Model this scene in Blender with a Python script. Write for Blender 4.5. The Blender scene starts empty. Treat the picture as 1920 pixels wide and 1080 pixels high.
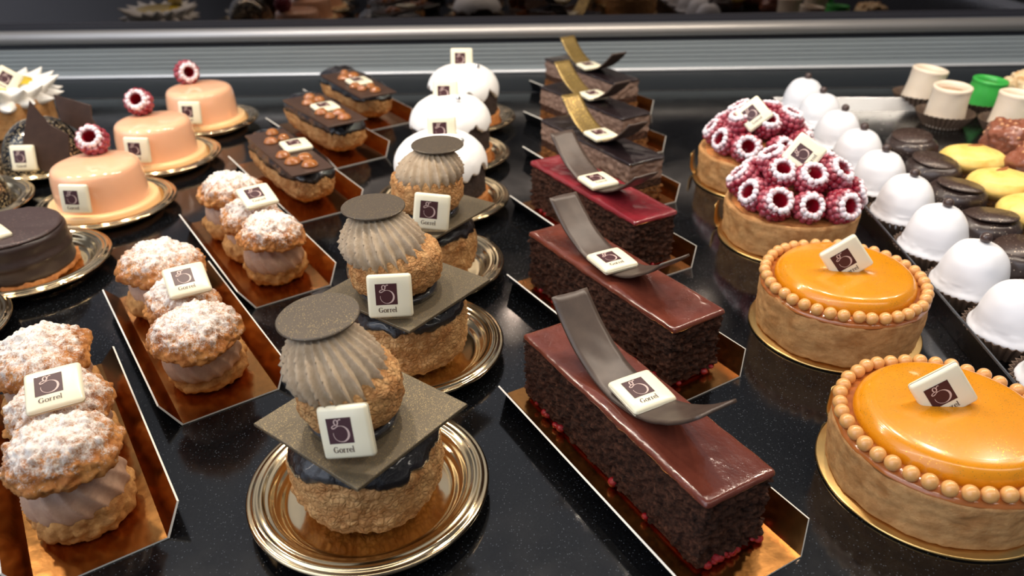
import bpy, math, random
from mathutils import Vector, Matrix, Euler, noise

# ------------------------------------------------------------------ basics
# All sizes are written in centimetres and stored in metres.
CM = 0.01
PI = math.pi
SC = bpy.context.scene
COL = SC.collection
D2R = math.radians


def lin(c):
    c = c / 255.0
    return c / 12.92 if c <= 0.04045 else ((c + 0.055) / 1.055) ** 2.4


def rgb(r, g, b):
    return (lin(r), lin(g), lin(b), 1.0)


def mesh(name, verts, faces, mats, fmat=None, smooth=True):
    me = bpy.data.meshes.new(name)
    me.from_pydata([(v[0] * CM, v[1] * CM, v[2] * CM) for v in verts], [], faces)
    for m in (mats if isinstance(mats, (list, tuple)) else [mats]):
        me.materials.append(m)
    if fmat:
        me.polygons.foreach_set('material_index', fmat)
    me.polygons.foreach_set('use_smooth', [bool(smooth)] * len(me.polygons))
    me.update()
    return me


def link(name, me, parent=None, loc=(0, 0, 0), rot=(0, 0, 0), sharp=None):
    o = bpy.data.objects.new(name, me)
    COL.objects.link(o)
    o.location = [c * CM for c in loc]
    o.rotation_euler = rot
    if parent is not None:
        o.parent = parent
    return o


def thing(name, label, cat, loc=(0, 0, 0), rz=0.0, group=None):
    o = bpy.data.objects.new(name, None)
    COL.objects.link(o)
    o.empty_display_size = 0.01
    o.location = [c * CM for c in loc]
    o.rotation_euler = (0, 0, rz)
    o['label'] = label
    o['category'] = cat
    if group:
        o['group'] = group
    return o


def tag(o, label, cat, group=None):
    o['label'] = label
    o['category'] = cat
    if group:
        o['group'] = group
    return o


def structure(o):
    o['kind'] = 'structure'
    return o


def copy_tree(o, parent=None):
    c = o.copy()
    COL.objects.link(c)
    if parent is not None:
        c.parent = parent
    for ch in list(o.children):
        copy_tree(ch, c)
    return c


# ------------------------------------------------------------------ shape builders
def grid_faces(rows, n, wrap=True):
    f = []
    m = n if wrap else n - 1
    for i in range(rows - 1):
        for j in range(m):
            a = i * n + j
            b = i * n + (j + 1) % n
            f.append((a, b, b + n, a + n))
    return f


def resample(pts, m):
    """smooth (Catmull-Rom) resampling of a 2D profile to m points by arc length"""
    P = [Vector((p[0], p[1])) for p in pts]
    fine = []
    for i in range(len(P) - 1):
        p0 = P[max(i - 1, 0)]
        p1, p2 = P[i], P[i + 1]
        p3 = P[min(i + 2, len(P) - 1)]
        for k in range(12):
            t = k / 12
            q = 0.5 * ((2 * p1) + (p2 - p0) * t + (2 * p0 - 5 * p1 + 4 * p2 - p3) * t * t + (3 * p1 - p0 - 3 * p2 + p3) * t ** 3)
            fine.append(q)
    fine.append(P[-1])
    return along(fine, m)


def along(P, m):
    P = [Vector(p) for p in P]
    L = [0.0]
    for i in range(1, len(P)):
        L.append(L[-1] + (P[i] - P[i - 1]).length)
    out = []
    j = 0
    for k in range(m):
        s = L[-1] * k / (m - 1)
        while j < len(P) - 2 and L[j + 1] < s:
            j += 1
        d = L[j + 1] - L[j]
        t = 0 if d < 1e-9 else (s - L[j]) / d
        out.append(P[j].lerp(P[j + 1], min(max(t, 0), 1)))
    return out


def lathe(profile, n=96, disp=None, radial=None, warp=None):
    """profile: (r,z) bottom to top (outside).  disp(p, nrm) -> offset, radial(theta, t, r) -> r"""
    P = [Vector((p[0], p[1])) for p in profile]
    m = len(P)
    V = []
    for i in range(m):
        tg = P[min(i + 1, m - 1)] - P[max(i - 1, 0)]
        if tg.length < 1e-9:
            tg = Vector((1, 0))
        nr, nz = tg.y, -tg.x
        l = math.hypot(nr, nz)
        nr, nz = nr / l, nz / l
        for j in range(n):
            th = 2 * PI * j / n
            c, s = math.cos(th), math.sin(th)
            r = P[i].x
            if radial and r > 1e-6:
                r = radial(th, i / (m - 1), r)
            p = Vector((r * c, r * s, P[i].y))
            nv = Vector((nr * c, nr * s, nz))
            if disp and P[i].x > 1e-6:
                p = p + nv * disp(p, nv)
            if warp:
                p = warp(p)
            V.append(p)
    F = grid_faces(m, n)
    return close_poles(V, F, m, n, P)


def close_poles(V, F, m, n, P):
    drop = set()
    if P[0].x < 1e-6:
        c = sum((V[j] for j in range(n)), Vector()) / n
        V.append(c)
        k = len(V) - 1
        F = [f for f in F if not all(v < n for v in f[:2])]
        F += [(k, n + (j + 1) % n, n + j) for j in range(n)]
        drop.update(range(n))
    else:
        F.append(tuple(range(n - 1, -1, -1)))
    b = (m - 1) * n
    if P[-1].x < 1e-6:
        c = sum((V[b + j] for j in range(n)), Vector()) / n
        V.append(c)
        k = len(V) - 1
        F = [f for f in F if not (len(f) == 4 and f[2] >= b and f[3] >= b and f[2] < b + n)]
        F += [(k, b - n + j, b - n + (j + 1) % n) for j in range(n)]
        drop.update(range(b, b + n))
    else:
        F.append(tuple(b + j for j in range(n)))
    if drop:
        remap = {}
        NV = []
        for i, v in enumerate(V):
            if i in drop:
                continue
            remap[i] = len(NV)
            NV.append(v)
        F = [tuple(remap[i] for i in f) for f in F]
        V = NV
    return V, F


def fbm(p, s, seed=0.0, octv=4):
    q = Vector((p[0] * s + seed * 13.7, p[1] * s - seed * 7.3, p[2] * s + seed * 3.1))
    return noise.fractal(q, 0.9, 2.1, octv, noise_basis='PERLIN_ORIGINAL')


def crack(p, s, seed=0.0):
    q = Vector((p[0] * s + seed * 5.7, p[1] * s + seed * 2.3, p[2] * s - seed * 9.1))
    d = noise.voronoi(q, distance_metric='DISTANCE')[0]
    return d[1] - d[0], d[0]


def rounded_box(lx, ly, lz, r, step, disp=None, z0=0.0):
    """dense rounded box, centre in x/y, bottom at z0. disp(p,n)->offset"""
    h = Vector((lx / 2, ly / 2, lz / 2))
    idx, V, F = {}, [], []

    def axis(half):
        inner = half - r
        k = max(2, int(round(2 * inner / step)))
        a = [-half, -half + r * 0.25, -half + r * 0.6]
        a += [-inner + 2 * inner * i / k for i in range(k + 1)]
        a += [half - r * 0.6, half - r * 0.25, half]
        return a
    A = [axis(h.x), axis(h.y), axis(h.z)]

    def vert(p):
        key = (round(p.x, 4), round(p.y, 4), round(p.z, 4))
        if key in idx:
            return idx[key]
        inner = Vector([min(max(p[i], -(h[i] - r)), h[i] - r) for i in range(3)])
        d = p - inner
        n = d.normalized() if d.length > 1e-9 else Vector((0, 0, 1))
        q = inner + n * r
        if disp:
            q = q + n * disp(q + Vector((0, 0, h.z + z0)), n)
        q.z += h.z + z0
        V.append(q)
        idx[key] = len(V) - 1
        return len(V) - 1
    for ax in range(3):
        u, v = (ax + 1) % 3, (ax + 2) % 3
        for sgn in (-1, 1):
            for i in range(len(A[u]) - 1):
                for j in range(len(A[v]) - 1):
                    q = []
                    for (a, b) in ((i, j), (i + 1, j), (i + 1, j + 1), (i, j + 1)):
                        p = Vector((0, 0, 0))
                        p[ax] = sgn * h[ax]
                        p[u] = A[u][a]
                        p[v] = A[v][b]
                        q.append(vert(p))
                    F.append(tuple(q) if sgn > 0 else tuple(reversed(q)))
    return V, F


def prism(outline, z0, z1, bev=0.0):
    """flat plate from a 2D outline with a small bevel"""
    n = len(outline)
    c = sum((Vector((p[0], p[1])) for p in outline), Vector((0, 0))) / n
    rings = []
    for (k, z) in ((1 if bev else 0, z0), (0, z0 + bev), (0, z1 - bev), (1 if bev else 0, z1)):
        R = []
        for p in outline:
            d = c - Vector(p)
            l = d.length
            q = Vector(p) + d / max(l, 1e-6) * (bev * k)
            R.append(Vector((q.x, q.y, z)))
        rings.append(R)
    V = [v for R in rings for v in R]
    F = grid_faces(4, n)
    F.append(tuple(range(n - 1, -1, -1)))
    F.append(tuple(3 * n + j for j in range(n)))
    return V, F


def ball(R, nu=16, nv=10, c=(0, 0, 0), sz=1.0):
    prof = [(R * math.cos(-PI / 2 + PI * i / nv), R * sz * math.sin(-PI / 2 + PI * i / nv)) for i in range(nv + 1)]
    prof[0] = (0, -R * sz)
    prof[-1] = (0, R * sz)
    V, F = lathe(prof, nu)
    c = Vector(c)
    return [v + c for v in V], F


def join(parts):
    V, F, M = [], [], []
    for p in parts:
        v, f = p[0], p[1]
        m = p[2] if len(p) > 2 else 0
        b = len(V)
        V += list(v)
        F += [tuple(i + b for i in q) for q in f]
        M += [m] * len(f)
    return V, F, M


# ------------------------------------------------------------------ materials
def nodes_of(name):
    m = bpy.data.materials.new(name)
    m.use_nodes = True
    nt = m.node_tree
    b = nt.nodes['Principled BSDF']
    return m, nt, b


def N(nt, t, **kw):
    n = nt.nodes.new(t)
    for k, v in kw.items():
        if k.startswith('i_'):
            n.inputs[k[2:].replace('_', ' ')].default_value = v
        else:
            setattr(n, k, v)
    return n


def coords(nt):
    """object coordinates in centimetres"""
    t = nt.nodes.new('ShaderNodeTexCoord')
    s = nt.nodes.new('ShaderNodeVectorMath')
    s.operation = 'SCALE'
    s.inputs['Scale'].default_value = 100.0
    nt.links.new(t.outputs['Object'], s.inputs[0])
    return s.outputs[0]


def ramp(nt, fac, stops):
    r = nt.nodes.new('ShaderNodeValToRGB')
    el = r.color_ramp.elements
    el[0].position, el[0].color = stops[0]
    el[1].position, el[1].color = stops[-1]
    for p, c in stops[1:-1]:
        e = el.new(p)
        e.color = c
    nt.links.new(fac, r.inputs[0])
    return r.outputs[0]


def mixc(nt, fac, a, b):
    m = nt.nodes.new('ShaderNodeMix')
    m.data_type = 'RGBA'
    for sock, v in ((m.inputs[0], fac), (m.inputs[6], a), (m.inputs[7], b)):
        if hasattr(v, 'is_linked'):
            nt.links.new(v, sock)
        else:
            sock.default_value = v
    return m.outputs[2]


def math_n(nt, op, a, b=None, clamp=False):
    m = nt.nodes.new('ShaderNodeMath')
    m.operation = op
    m.use_clamp = clamp
    for i, v in enumerate((a, b)):
        if v is None:
            continue
        if hasattr(v, 'is_linked'):
            nt.links.new(v, m.inputs[i])
        else:
            m.inputs[i].default_value = v
    return m.outputs[0]


def set_bsdf(b, rough=0.5, metal=0.0, spec=0.5, coat=0.0, sss=0.0, sss_r=(1, .5, .3), sss_s=0.3, ior=1.5):
    b.inputs['Roughness'].default_value = rough
    b.inputs['Metallic'].default_value = metal
    b.inputs['Specular IOR Level'].default_value = spec
    b.inputs['IOR'].default_value = ior
    b.inputs['Coat Weight'].default_value = coat
    b.inputs['Coat Roughness'].default_value = 0.06
    b.inputs['Subsurface Weight'].default_value = sss
    b.inputs['Subsurface Radius'].default_value = sss_r
    b.inputs['Subsurface Scale'].default_value = sss_s * CM


def noise_n(nt, vec, scale, detail=4, rough=0.6):
    n = N(nt, 'ShaderNodeTexNoise')
    n.inputs['Scale'].default_value = scale
    n.inputs['Detail'].default_value = detail
    n.inputs['Roughness'].default_value = rough
    nt.links.new(vec, n.inputs['Vector'])
    return n.outputs['Fac']


def bump(nt, b, h, strength, dist):
    bp = N(nt, 'ShaderNodeBump')
    bp.inputs['Strength'].default_value = strength
    bp.inputs['Distance'].default_value = dist * CM
    nt.links.new(h, bp.inputs['Height'])
    nt.links.new(bp.outputs[0], b.inputs['Normal'])
    return bp


def simple(name, col, rough=0.5, metal=0.0, var=None, vscale=2.0, bmp=None, **kw):
    """col, optional second colour mixed by noise, optional bump (scale, strength, dist)"""
    m, nt, b = nodes_of(name)
    set_bsdf(b, rough, metal, **kw)
    v = coords(nt)
    if var:
        f = noise_n(nt, v, vscale, 5)
        c = ramp(nt, f, [(0.35, col), (0.65, var)])
        nt.links.new(c, b.inputs['Base Color'])
    else:
        b.inputs['Base Color'].default_value = col
    if bmp:
        bump(nt, b, noise_n(nt, v, bmp[0], 5, 0.65), bmp[1], bmp[2])
    return m


def glitter(name, col, speck, rough=0.35, metal=0.2, scale=26.0, thr=0.72, coat=0.0, srough=0.25):
    """brown chocolate dusted with a sparkling metallic powder"""
    m, nt, b = nodes_of(name)
    set_bsdf(b, rough, metal, coat=coat)
    v = coords(nt)
    vo = N(nt, 'ShaderNodeTexVoronoi')
    vo.inputs['Scale'].default_value = scale
    nt.links.new(v, vo.inputs['Vector'])
    sep = N(nt, 'ShaderNodeSeparateColor')
    nt.links.new(vo.outputs['Color'], sep.inputs[0])
    big = noise_n(nt, v, 0.9, 3)
    k = math_n(nt, 'ADD', sep.outputs[0], math_n(nt, 'MULTIPLY', math_n(nt, 'SUBTRACT', big, 0.5), 0.5))
    k2 = math_n(nt, 'GREATER_THAN', k, thr)
    near = math_n(nt, 'LESS_THAN', vo.outputs['Distance'], 0.42)
    fac = math_n(nt, 'MULTIPLY', k2, near)
    base = mixc(nt, big, col, tuple(c * 0.75 for c in col[:3]) + (1,))
    nt.links.new(mixc(nt, fac, base, speck), b.inputs['Base Color'])
    nt.links.new(math_n(nt, 'ADD', math_n(nt, 'MULTIPLY', fac, 0.7), metal, True), b.inputs['Metallic'])
    bump(nt, b, sep.outputs[1], 0.25, 0.01)
    return m


def crust_mat(name, light, dark, dust=0.0, dust_scale=4.0, bscale=9.0, bstr=0.5, sss=0.1, dust_z=None, cells=0):
    """baked choux or pastry crust, with sifted icing sugar when dust > 0"""
    m, nt, b = nodes_of(name)
    set_bsdf(b, 0.62, spec=0.3, sss=sss, sss_r=(1, .55, .25), sss_s=0.15)
    v = coords(nt)
    f = noise_n(nt, v, 1.6, 6)
    g = noise_n(nt, v, 7.0, 5)
    c = ramp(nt, f, [(0.32, dark), (0.62, light)])
    c = mixc(nt, math_n(nt, 'MULTIPLY', ramp_val(nt, g, 0.5, 0.72), 0.45), c, dark)
    h = noise_n(nt, v, bscale, 6, 0.7)
    wv = N(nt, 'ShaderNodeVectorMath', operation='ADD')
    wn = N(nt, 'ShaderNodeTexNoise')
    wn.inputs['Scale'].default_value = 3.0
    nt.links.new(v, wn.inputs['Vector'])
    ws = N(nt, 'ShaderNodeVectorMath', operation='SCALE')
    ws.inputs['Scale'].default_value = 0.28
    nt.links.new(wn.outputs['Color'], ws.inputs[0])
    nt.links.new(v, wv.inputs[0])
    nt.links.new(ws.outputs[0], wv.inputs[1])
    vc = N(nt, 'ShaderNodeTexVoronoi', feature='DISTANCE_TO_EDGE')
    vc.inputs['Scale'].default_value = cells
    nt.links.new(wv.outputs[0], vc.inputs['Vector'])
    ce = ramp_val(nt, vc.outputs['Distance'], 0.0, 0.22)
    if cells > 0:
        c = mixc(nt, math_n(nt, 'MULTIPLY', math_n(nt, 'SUBTRACT', 1.0, ce), 0.38), c, tuple(x * 0.5 for x in dark[:3]) + (1,))
        h = math_n(nt, 'ADD', math_n(nt, 'MULTIPLY', h, 0.6), math_n(nt, 'MULTIPLY', ce, 0.7))
    if dust > 0:
        geo = N(nt, 'ShaderNodeNewGeometry')
        dn = noise_n(nt, v, dust_scale, 7, 0.72)
        fine = noise_n(nt, v, 15.0, 4, 0.7)
        sep = N(nt, 'ShaderNodeSeparateXYZ')
        nt.links.new(v, sep.inputs[0])
        lo, hi = dust_z
        zf = N(nt, 'ShaderNodeMapRange')
        zf.inputs['From Min'].default_value = lo
        zf.inputs['From Max'].default_value = hi
        nt.links.new(sep.outputs[2], zf.inputs[0])
        k = math_n(nt, 'ADD', math_n(nt, 'MULTIPLY', dn, 0.9), math_n(nt, 'MULTIPLY', fine, 0.65))
        k = math_n(nt, 'ADD', k, math_n(nt, 'MULTIPLY', zf.outputs[0], dust))
        k = ramp_val(nt, k, 1.02, 1.26)
        c = mixc(nt, k, c, rgb(244, 238, 232))
        h = math_n(nt, 'ADD', h, math_n(nt, 'MULTIPLY', k, 0.25))
    nt.links.new(c, b.inputs['Base Color'])
    bump(nt, b, h, bstr, 0.07)
    return m


def ramp_val(nt, fac, lo, hi):
    mr = N(nt, 'ShaderNodeMapRange')
    mr.inputs['From Min'].default_value = lo
    mr.inputs['From Max'].default_value = hi
    nt.links.new(fac, mr.inputs[0])
    return mr.outputs[0]


def foil_mat(name, col, rough, bscale=3.0, bstr=0.12, rvar=0.1):
    m, nt, b = nodes_of(name)
    set_bsdf(b, rough, 1.0)
    b.inputs['Base Color'].default_value = col
    v = coords(nt)
    f = noise_n(nt, v, bscale, 4)
    r = N(nt, 'ShaderNodeMapRange')
    r.inputs['To Min'].default_value = max(rough - rvar, 0.02)
    r.inputs['To Max'].default_value = rough + rvar
    nt.links.new(noise_n(nt, v, 1.2, 5), r.inputs[0])
    nt.links.new(r.outputs[0], b.inputs['Roughness'])
    bump(nt, b, f, bstr, 0.03)
    return m


def sponge_mat(name, c1, c2, scale=(5, 5, 9)):
    """crumbly cut cake with fine horizontal tearing"""
    m, nt, b = nodes_of(name)
    set_bsdf(b, 0.75, spec=0.25)
    v = coords(nt)
    mp = N(nt, 'ShaderNodeMapping')
    mp.inputs['Scale'].default_value = (1, 1, 2.0)
    nt.links.new(v, mp.inputs[0])
    f = noise_n(nt, mp.outputs[0], 4.5, 8, 0.75)
    g = noise_n(nt, mp.outputs[0], 1.3, 3)
    k = math_n(nt, 'ADD', math_n(nt, 'MULTIPLY', f, 0.75), math_n(nt, 'MULTIPLY', g, 0.25))
    c = ramp(nt, k, [(0.38, c2), (0.5, c1), (0.62, tuple(min(x * 2.2, 1) for x in c1[:3]) + (1,))])
    nt.links.new(c, b.inputs['Base Color'])
    bump(nt, b, f, 1.0, 0.3)
    return m


M = {}
M['gold_plate'] = foil_mat('gold plate foil', rgb(216, 194, 156), 0.13, 1.0, 0.05, 0.05)
M['gold_board'] = foil_mat('gold board foil', rgb(190, 132, 72), 0.2, 2.5, 0.2, 0.09)
M['gold_disc'] = foil_mat('gold disc foil', rgb(214, 176, 112), 0.3, 2.5, 0.12, 0.08)
M['board_black'] = simple('board black underside', rgb(14, 14, 16), 0.35)
M['board_edge'] = simple('board white cut edge', rgb(225, 222, 214), 0.6)
M['choux'] = crust_mat('choux crust', rgb(214, 168, 112), rgb(168, 112, 60), bscale=10, bstr=0.7, cells=5.0)
M['choux_dusted'] = crust_mat('choux crust under icing sugar', rgb(204, 142, 78), rgb(156, 90, 40), dust=0.5, dust_z=(-0.2, 1.5), dust_scale=3.0, bscale=7, bstr=0.9)
M['choux_base'] = crust_mat('choux bottom', rgb(200, 150, 90), rgb(142, 88, 40), bscale=8, bstr=0.8)
M['cream'] = simple('praline cream', rgb(186, 152, 128), 0.55, var=rgb(170, 134, 112), vscale=3, sss=0.25, sss_r=(1, .7, .5), bmp=(12, 0.25, 0.03))
M['rosette'] = simple('piped coffee buttercream', rgb(176, 158, 134), 0.6, var=rgb(158, 138, 112), vscale=2.5, bmp=(16, 0.5, 0.035), sss=0.1)
M['black_glaze'] = simple('black chocolate glaze', rgb(16, 11, 13), 0.1, bmp=(4.5, 0.7, 0.12), coat=0.6)
M['bronze_chocolate'] = glitter('bronze dusted chocolate', rgb(112, 101, 82), rgb(206, 184, 132), 0.42, 0.4, 40, 0.84)
M['bronze_disc'] = glitter('bronze dusted chocolate disc', rgb(92, 82, 70), rgb(190, 168, 122), 0.42, 0.3, 40, 0.9)
M['dark_chocolate'] = simple('dark chocolate sheet', rgb(70, 50, 40), 0.38, var=rgb(60, 42, 33), vscale=1.5)
M['curl_dark'] = simple('dark chocolate curl', rgb(78, 64, 55), 0.42, var=rgb(66, 53, 46), vscale=1.2)
M['curl_gold'] = glitter('gold dusted chocolate curl', rgb(140, 116, 66), rgb(220, 190, 110), 0.4, 0.45, 14, 0.7)
M['caramel_drop'] = simple('caramel drop', rgb(156, 96, 42), 0.1, sss=0.2, sss_r=(1, .5, .2), coat=0.7)
M['plaque'] = simple('ivory white chocolate', rgb(238, 232, 206), 0.28, sss=0.25, sss_r=(1, .9, .6), sss_s=0.2, coat=0.2)
M['plum'] = simple('plum printed square', rgb(66, 32, 38), 0.4)
M['pale_print'] = simple('pale logo line', rgb(206, 180, 172), 0.4)
M['dark_print'] = simple('dark lettering', rgb(62, 34, 36), 0.4)
M['sponge'] = sponge_mat('dark chocolate sponge', rgb(84, 52, 38), rgb(34, 20, 14))
M['glaze_brown'] = simple('milk brown glaze', rgb(108, 55, 42), 0.15, var=rgb(94, 46, 35), vscale=1, bmp=(1.4, 0.35, 0.1), coat=0.3)
M['glaze_red'] = simple('berry red glaze', rgb(132, 36, 46), 0.16, var=rgb(116, 36, 42), vscale=1, bmp=(1.4, 0.25, 0.1), coat=0.4)
M['glaze_opera'] = simple('bitter chocolate glaze', rgb(34, 26, 28), 0.16, bmp=(1.6, 0.5, 0.1), coat=0.3)
M['mousse'] = simple('chocolate mousse layer', rgb(142, 116, 100), 0.65, var=rgb(120, 94, 80), vscale=4, bmp=(8, 0.6, 0.06))
M['ganache_layer'] = sponge_mat('dark ganache layer', rgb(80, 52, 38), rgb(40, 24, 18))
M['biscuit'] = sponge_mat('praline biscuit layer', rgb(140, 92, 48), rgb(78, 44, 22))
M['berry_jam'] = simple('raspberry filling', rgb(140, 8, 22), 0.25, bmp=(6, 0.8, 0.1), sss=0.2, sss_r=(1, .1, .1))
M['pink_glaze'] = simple('peach mirror glaze', rgb(250, 192, 154), 0.12, sss=0.15, sss_r=(1, .5, .35), sss_s=0.3, coat=0.5)
M['cream_flange_glow'] = simple('cream biscuit with plate glow', rgb(246, 206, 152), 0.35, sss=0.3, sss_r=(1, .7, .4), bmp=(8, 0.2, 0.03))  # cream flange, its colour also holding the yellow light off the gold plate
M['tart_crust'] = crust_mat('shortcrust', rgb(204, 156, 102), rgb(172, 120, 70), bscale=9, bstr=0.6, sss=0.1)
M['tart_filling'] = crust_mat('almond filling', rgb(206, 138, 78), rgb(150, 84, 44), bscale=5, bstr=0.5)
M['orange_glaze'] = glitter('golden orange glaze', rgb(224, 144, 18), rgb(240, 174, 56), 0.22, 0.0, 24, 0.9, coat=0.35)
M['caramel'] = simple('caramel', rgb(176, 104, 52), 0.14, bmp=(2, 0.3, 0.08), coat=0.5, sss=0.2)
M['crisp_pearl'] = simple('caramel crisp pearl', rgb(214, 160, 96), 0.3, sss=0.2, sss_r=(1, .6, .3), coat=0.3)
M['white_icing'] = simple('white icing', rgb(228, 229, 233), 0.34, bmp=(1.2, 0.1, 0.06))
M['coco_icing'] = simple('soft white meringue icing', rgb(246, 246, 244), 0.45, sss=0.3, sss_r=(1, 1, 1), sss_s=0.2, bmp=(2.2, 0.3, 0.08))
M['crumb_dark'] = simple('dark cocoa crumb', rgb(38, 26, 22), 0.7, var=rgb(70, 52, 44), vscale=7, bmp=(7, 1.0, 0.15))
M['sable'] = crust_mat('sable biscuit', rgb(202, 138, 80), rgb(160, 96, 48), bscale=7, bstr=0.8)
M['silver'] = simple('silver sugar pearl', rgb(225, 225, 228), 0.12, 1.0)
M['paper_brown'] = simple('brown pleated paper', rgb(96, 76, 60), 0.7, var=rgb(82, 62, 48), vscale=1.5)
M['chocolate_pearl'] = simple('chocolate pearl', rgb(66, 50, 46), 0.35, coat=0.2)
M['mini_dark'] = glitter('dark chocolate petit four', rgb(52, 38, 34), rgb(190, 176, 160), 0.36, 0.0, 16, 0.95, coat=0.12)
M['mini_dark_disc'] = glitter('dark chocolate wafer', rgb(66, 50, 44), rgb(200, 180, 160), 0.35, 0.0, 14, 0.9)
M['mini_yellow'] = simple('toasted pale almond paste', rgb(246, 216, 128), 0.4, var=rgb(232, 188, 92), vscale=0.9, sss=0.3, sss_r=(1, .8, .4), bmp=(5, 0.2, 0.04))
M['toast'] = simple('toasted fleck', rgb(150, 90, 40), 0.6)
M['milk_chocolate'] = simple('milk chocolate coat', rgb(136, 80, 58), 0.18, bmp=(2.2, 0.4, 0.1), coat=0.4)
M['nut_chip'] = simple('almond chip under chocolate', rgb(190, 136, 96), 0.3)
M['marzipan'] = simple('pale marzipan', rgb(228, 212, 190), 0.38, sss=0.35, sss_r=(1, .85, .65), sss_s=0.3, bmp=(3, 0.12, 0.04))
M['marzipan_green'] = simple('green marzipan', rgb(58, 168, 70), 0.35, sss=0.3, sss_r=(.4, 1, .4), sss_s=0.25, bmp=(3, 0.12, 0.04))
M['liqueur_filling'] = simple('amber filling', rgb(186, 140, 88), 0.1, coat=0.6)
M['cocoa_filling'] = simple('cocoa filling', rgb(112, 58, 36), 0.12, coat=0.5)
M['lemon_curd'] = simple('lemon curd', rgb(250, 214, 40), 0.14, coat=0.6, sss=0.2, sss_r=(1, .8, .2))
M['meringue'] = simple('white meringue', rgb(248, 246, 240), 0.45, sss=0.3, sss_r=(1, 1, .9))
M['glitter_dome'] = glitter('glittering black glaze', rgb(14, 11, 12), rgb(250, 226, 180), 0.16, 0.0, 8, 0.5, coat=0.5)
M['choc_ganache'] = simple('dark ganache coat', rgb(56, 44, 42), 0.38, var=rgb(48, 37, 35), vscale=1.2, bmp=(1.5, 0.3, 0.08))
M['choc_ganache_top'] = glitter('dark ganache top', rgb(66, 50, 50), rgb(110, 92, 88), 0.5, 0.0, 9, 0.8)
M['steel'] = foil_mat('tray steel', rgb(104, 106, 108), 0.26, 1.5, 0.05, 0.06)
M['tray_lit_wall'] = foil_mat('lightened tray wall steel', rgb(226, 226, 226), 0.4, 1.5, 0.05, 0.05)  # tray steel lightened: light reflected on the inner walls is in its colour


def raspberry_mat():
    m, nt, b = nodes_of('raspberry under icing sugar')
    set_bsdf(b, 0.3, spec=0.5, sss=0.3, sss_r=(1, .15, .15), sss_s=0.25)
    v = coords(nt)
    c = ramp(nt, noise_n(nt, v, 1.5, 3), [(0.3, rgb(128, 10, 36)), (0.7, rgb(160, 26, 52))])
    sep = N(nt, 'ShaderNodeSeparateXYZ')
    nt.links.new(v, sep.inputs[0])
    zf = ramp_val(nt, sep.outputs[2], 0.25, 0.72)
    r2 = N(nt, 'ShaderNodeVectorMath', operation='LENGTH')
    cx = N(nt, 'ShaderNodeCombineXYZ')
    nt.links.new(sep.outputs[0], cx.inputs[0])
    nt.links.new(sep.outputs[1], cx.inputs[1])
    nt.links.new(cx.outputs[0], r2.inputs[0])
    k = math_n(nt, 'ADD', math_n(nt, 'MULTIPLY', noise_n(nt, v, 3.2, 5, 0.7), 0.9), math_n(nt, 'MULTIPLY', zf, 0.55))
    k = ramp_val(nt, k, 0.76, 1.0)
    k = math_n(nt, 'MULTIPLY', k, ramp_val(nt, r2.outputs['Value'], 0.36, 0.46))
    hz = math_n(nt, 'MULTIPLY', ramp_val(nt, noise_n(nt, v, 1.1, 4), 0.4, 0.75), 0.22)
    c = mixc(nt, hz, c, rgb(226, 190, 204))
    nt.links.new(mixc(nt, k, c, rgb(240, 230, 236)), b.inputs['Base Color'])
    nt.links.new(math_n(nt, 'ADD', math_n(nt, 'MULTIPLY', k, 0.5), 0.28), b.inputs['Roughness'])
    return m


M['raspberry'] = raspberry_mat()
M['raspberry_hollow'] = simple('raspberry hollow', rgb(150, 14, 34), 0.3, sss=0.3, sss_r=(1, .1, .1), sss_s=0.2)


def granite():
    m, nt, b = nodes_of('polished black granite')
    set_bsdf(b, 0.1, spec=0.55)
    v = coords(nt)
    a = noise_n(nt, v, 11.0, 6, 0.8)
    vo = N(nt, 'ShaderNodeTexVoronoi')
    vo.inputs['Scale'].default_value = 16.0
    nt.links.new(v, vo.inputs['Vector'])
    sep = N(nt, 'ShaderNodeSeparateColor')
    nt.links.new(vo.outputs['Color'], sep.inputs[0])
    sp = math_n(nt, 'MULTIPLY', math_n(nt, 'GREATER_THAN', sep.outputs[0], 0.88), math_n(nt, 'LESS_THAN', vo.outputs['Distance'], 0.36))
    base = ramp(nt, a, [(0.4, rgb(7, 7, 8)), (0.58, rgb(14, 15, 17)), (0.75, rgb(50, 54, 60))])
    nt.links.new(mixc(nt, math_n(nt, 'MULTIPLY', sp, 0.45), base, rgb(84, 90, 98)), b.inputs['Base Color'])
    r = ramp_val(nt, noise_n(nt, v, 0.25, 5), 0.3, 0.7)
    nt.links.new(math_n(nt, 'ADD', math_n(nt, 'MULTIPLY', r, 0.1), 0.07), b.inputs['Roughness'])
    return m


def brushed(name, col, rough, metal, sx=0.4, sz=14.0, var=0.12):
    m, nt, b = nodes_of(name)
    set_bsdf(b, rough, metal)
    v = coords(nt)
    mp = N(nt, 'ShaderNodeMapping')
    mp.inputs['Scale'].default_value = (sx * 0.1, 1, sz * 0.1)
    nt.links.new(v, mp.inputs[0])
    f = noise_n(nt, mp.outputs[0], 6, 4)
    nt.links.new(ramp(nt, f, [(0.3, tuple(c * (1 - var) for c in col[:3]) + (1,)), (0.7, col)]), b.inputs['Base Color'])
    bump(nt, b, f, 0.1, 0.02)
    return m


M['granite'] = granite()
M['ribbed_metal'] = brushed('grey ribbed aluminium', rgb(162, 171, 174), 0.45, 0.4)
M['rail_metal'] = brushed('satin aluminium rail', rgb(186, 182, 178), 0.42, 0.7)
M['line_metal'] = brushed('bright trim strip', rgb(232, 234, 236), 0.3, 0.3)
M['dark_frame'] = simple('dark frame channel', rgb(34, 34, 40), 0.4)
M['dark_glass'] = simple('dark mirror glass', rgb(100, 95, 94), 0.03, 1.0)
M['ledge_dark'] = simple('dark blue grey ledge', rgb(13, 17, 23), 0.4, spec=0.15)

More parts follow.
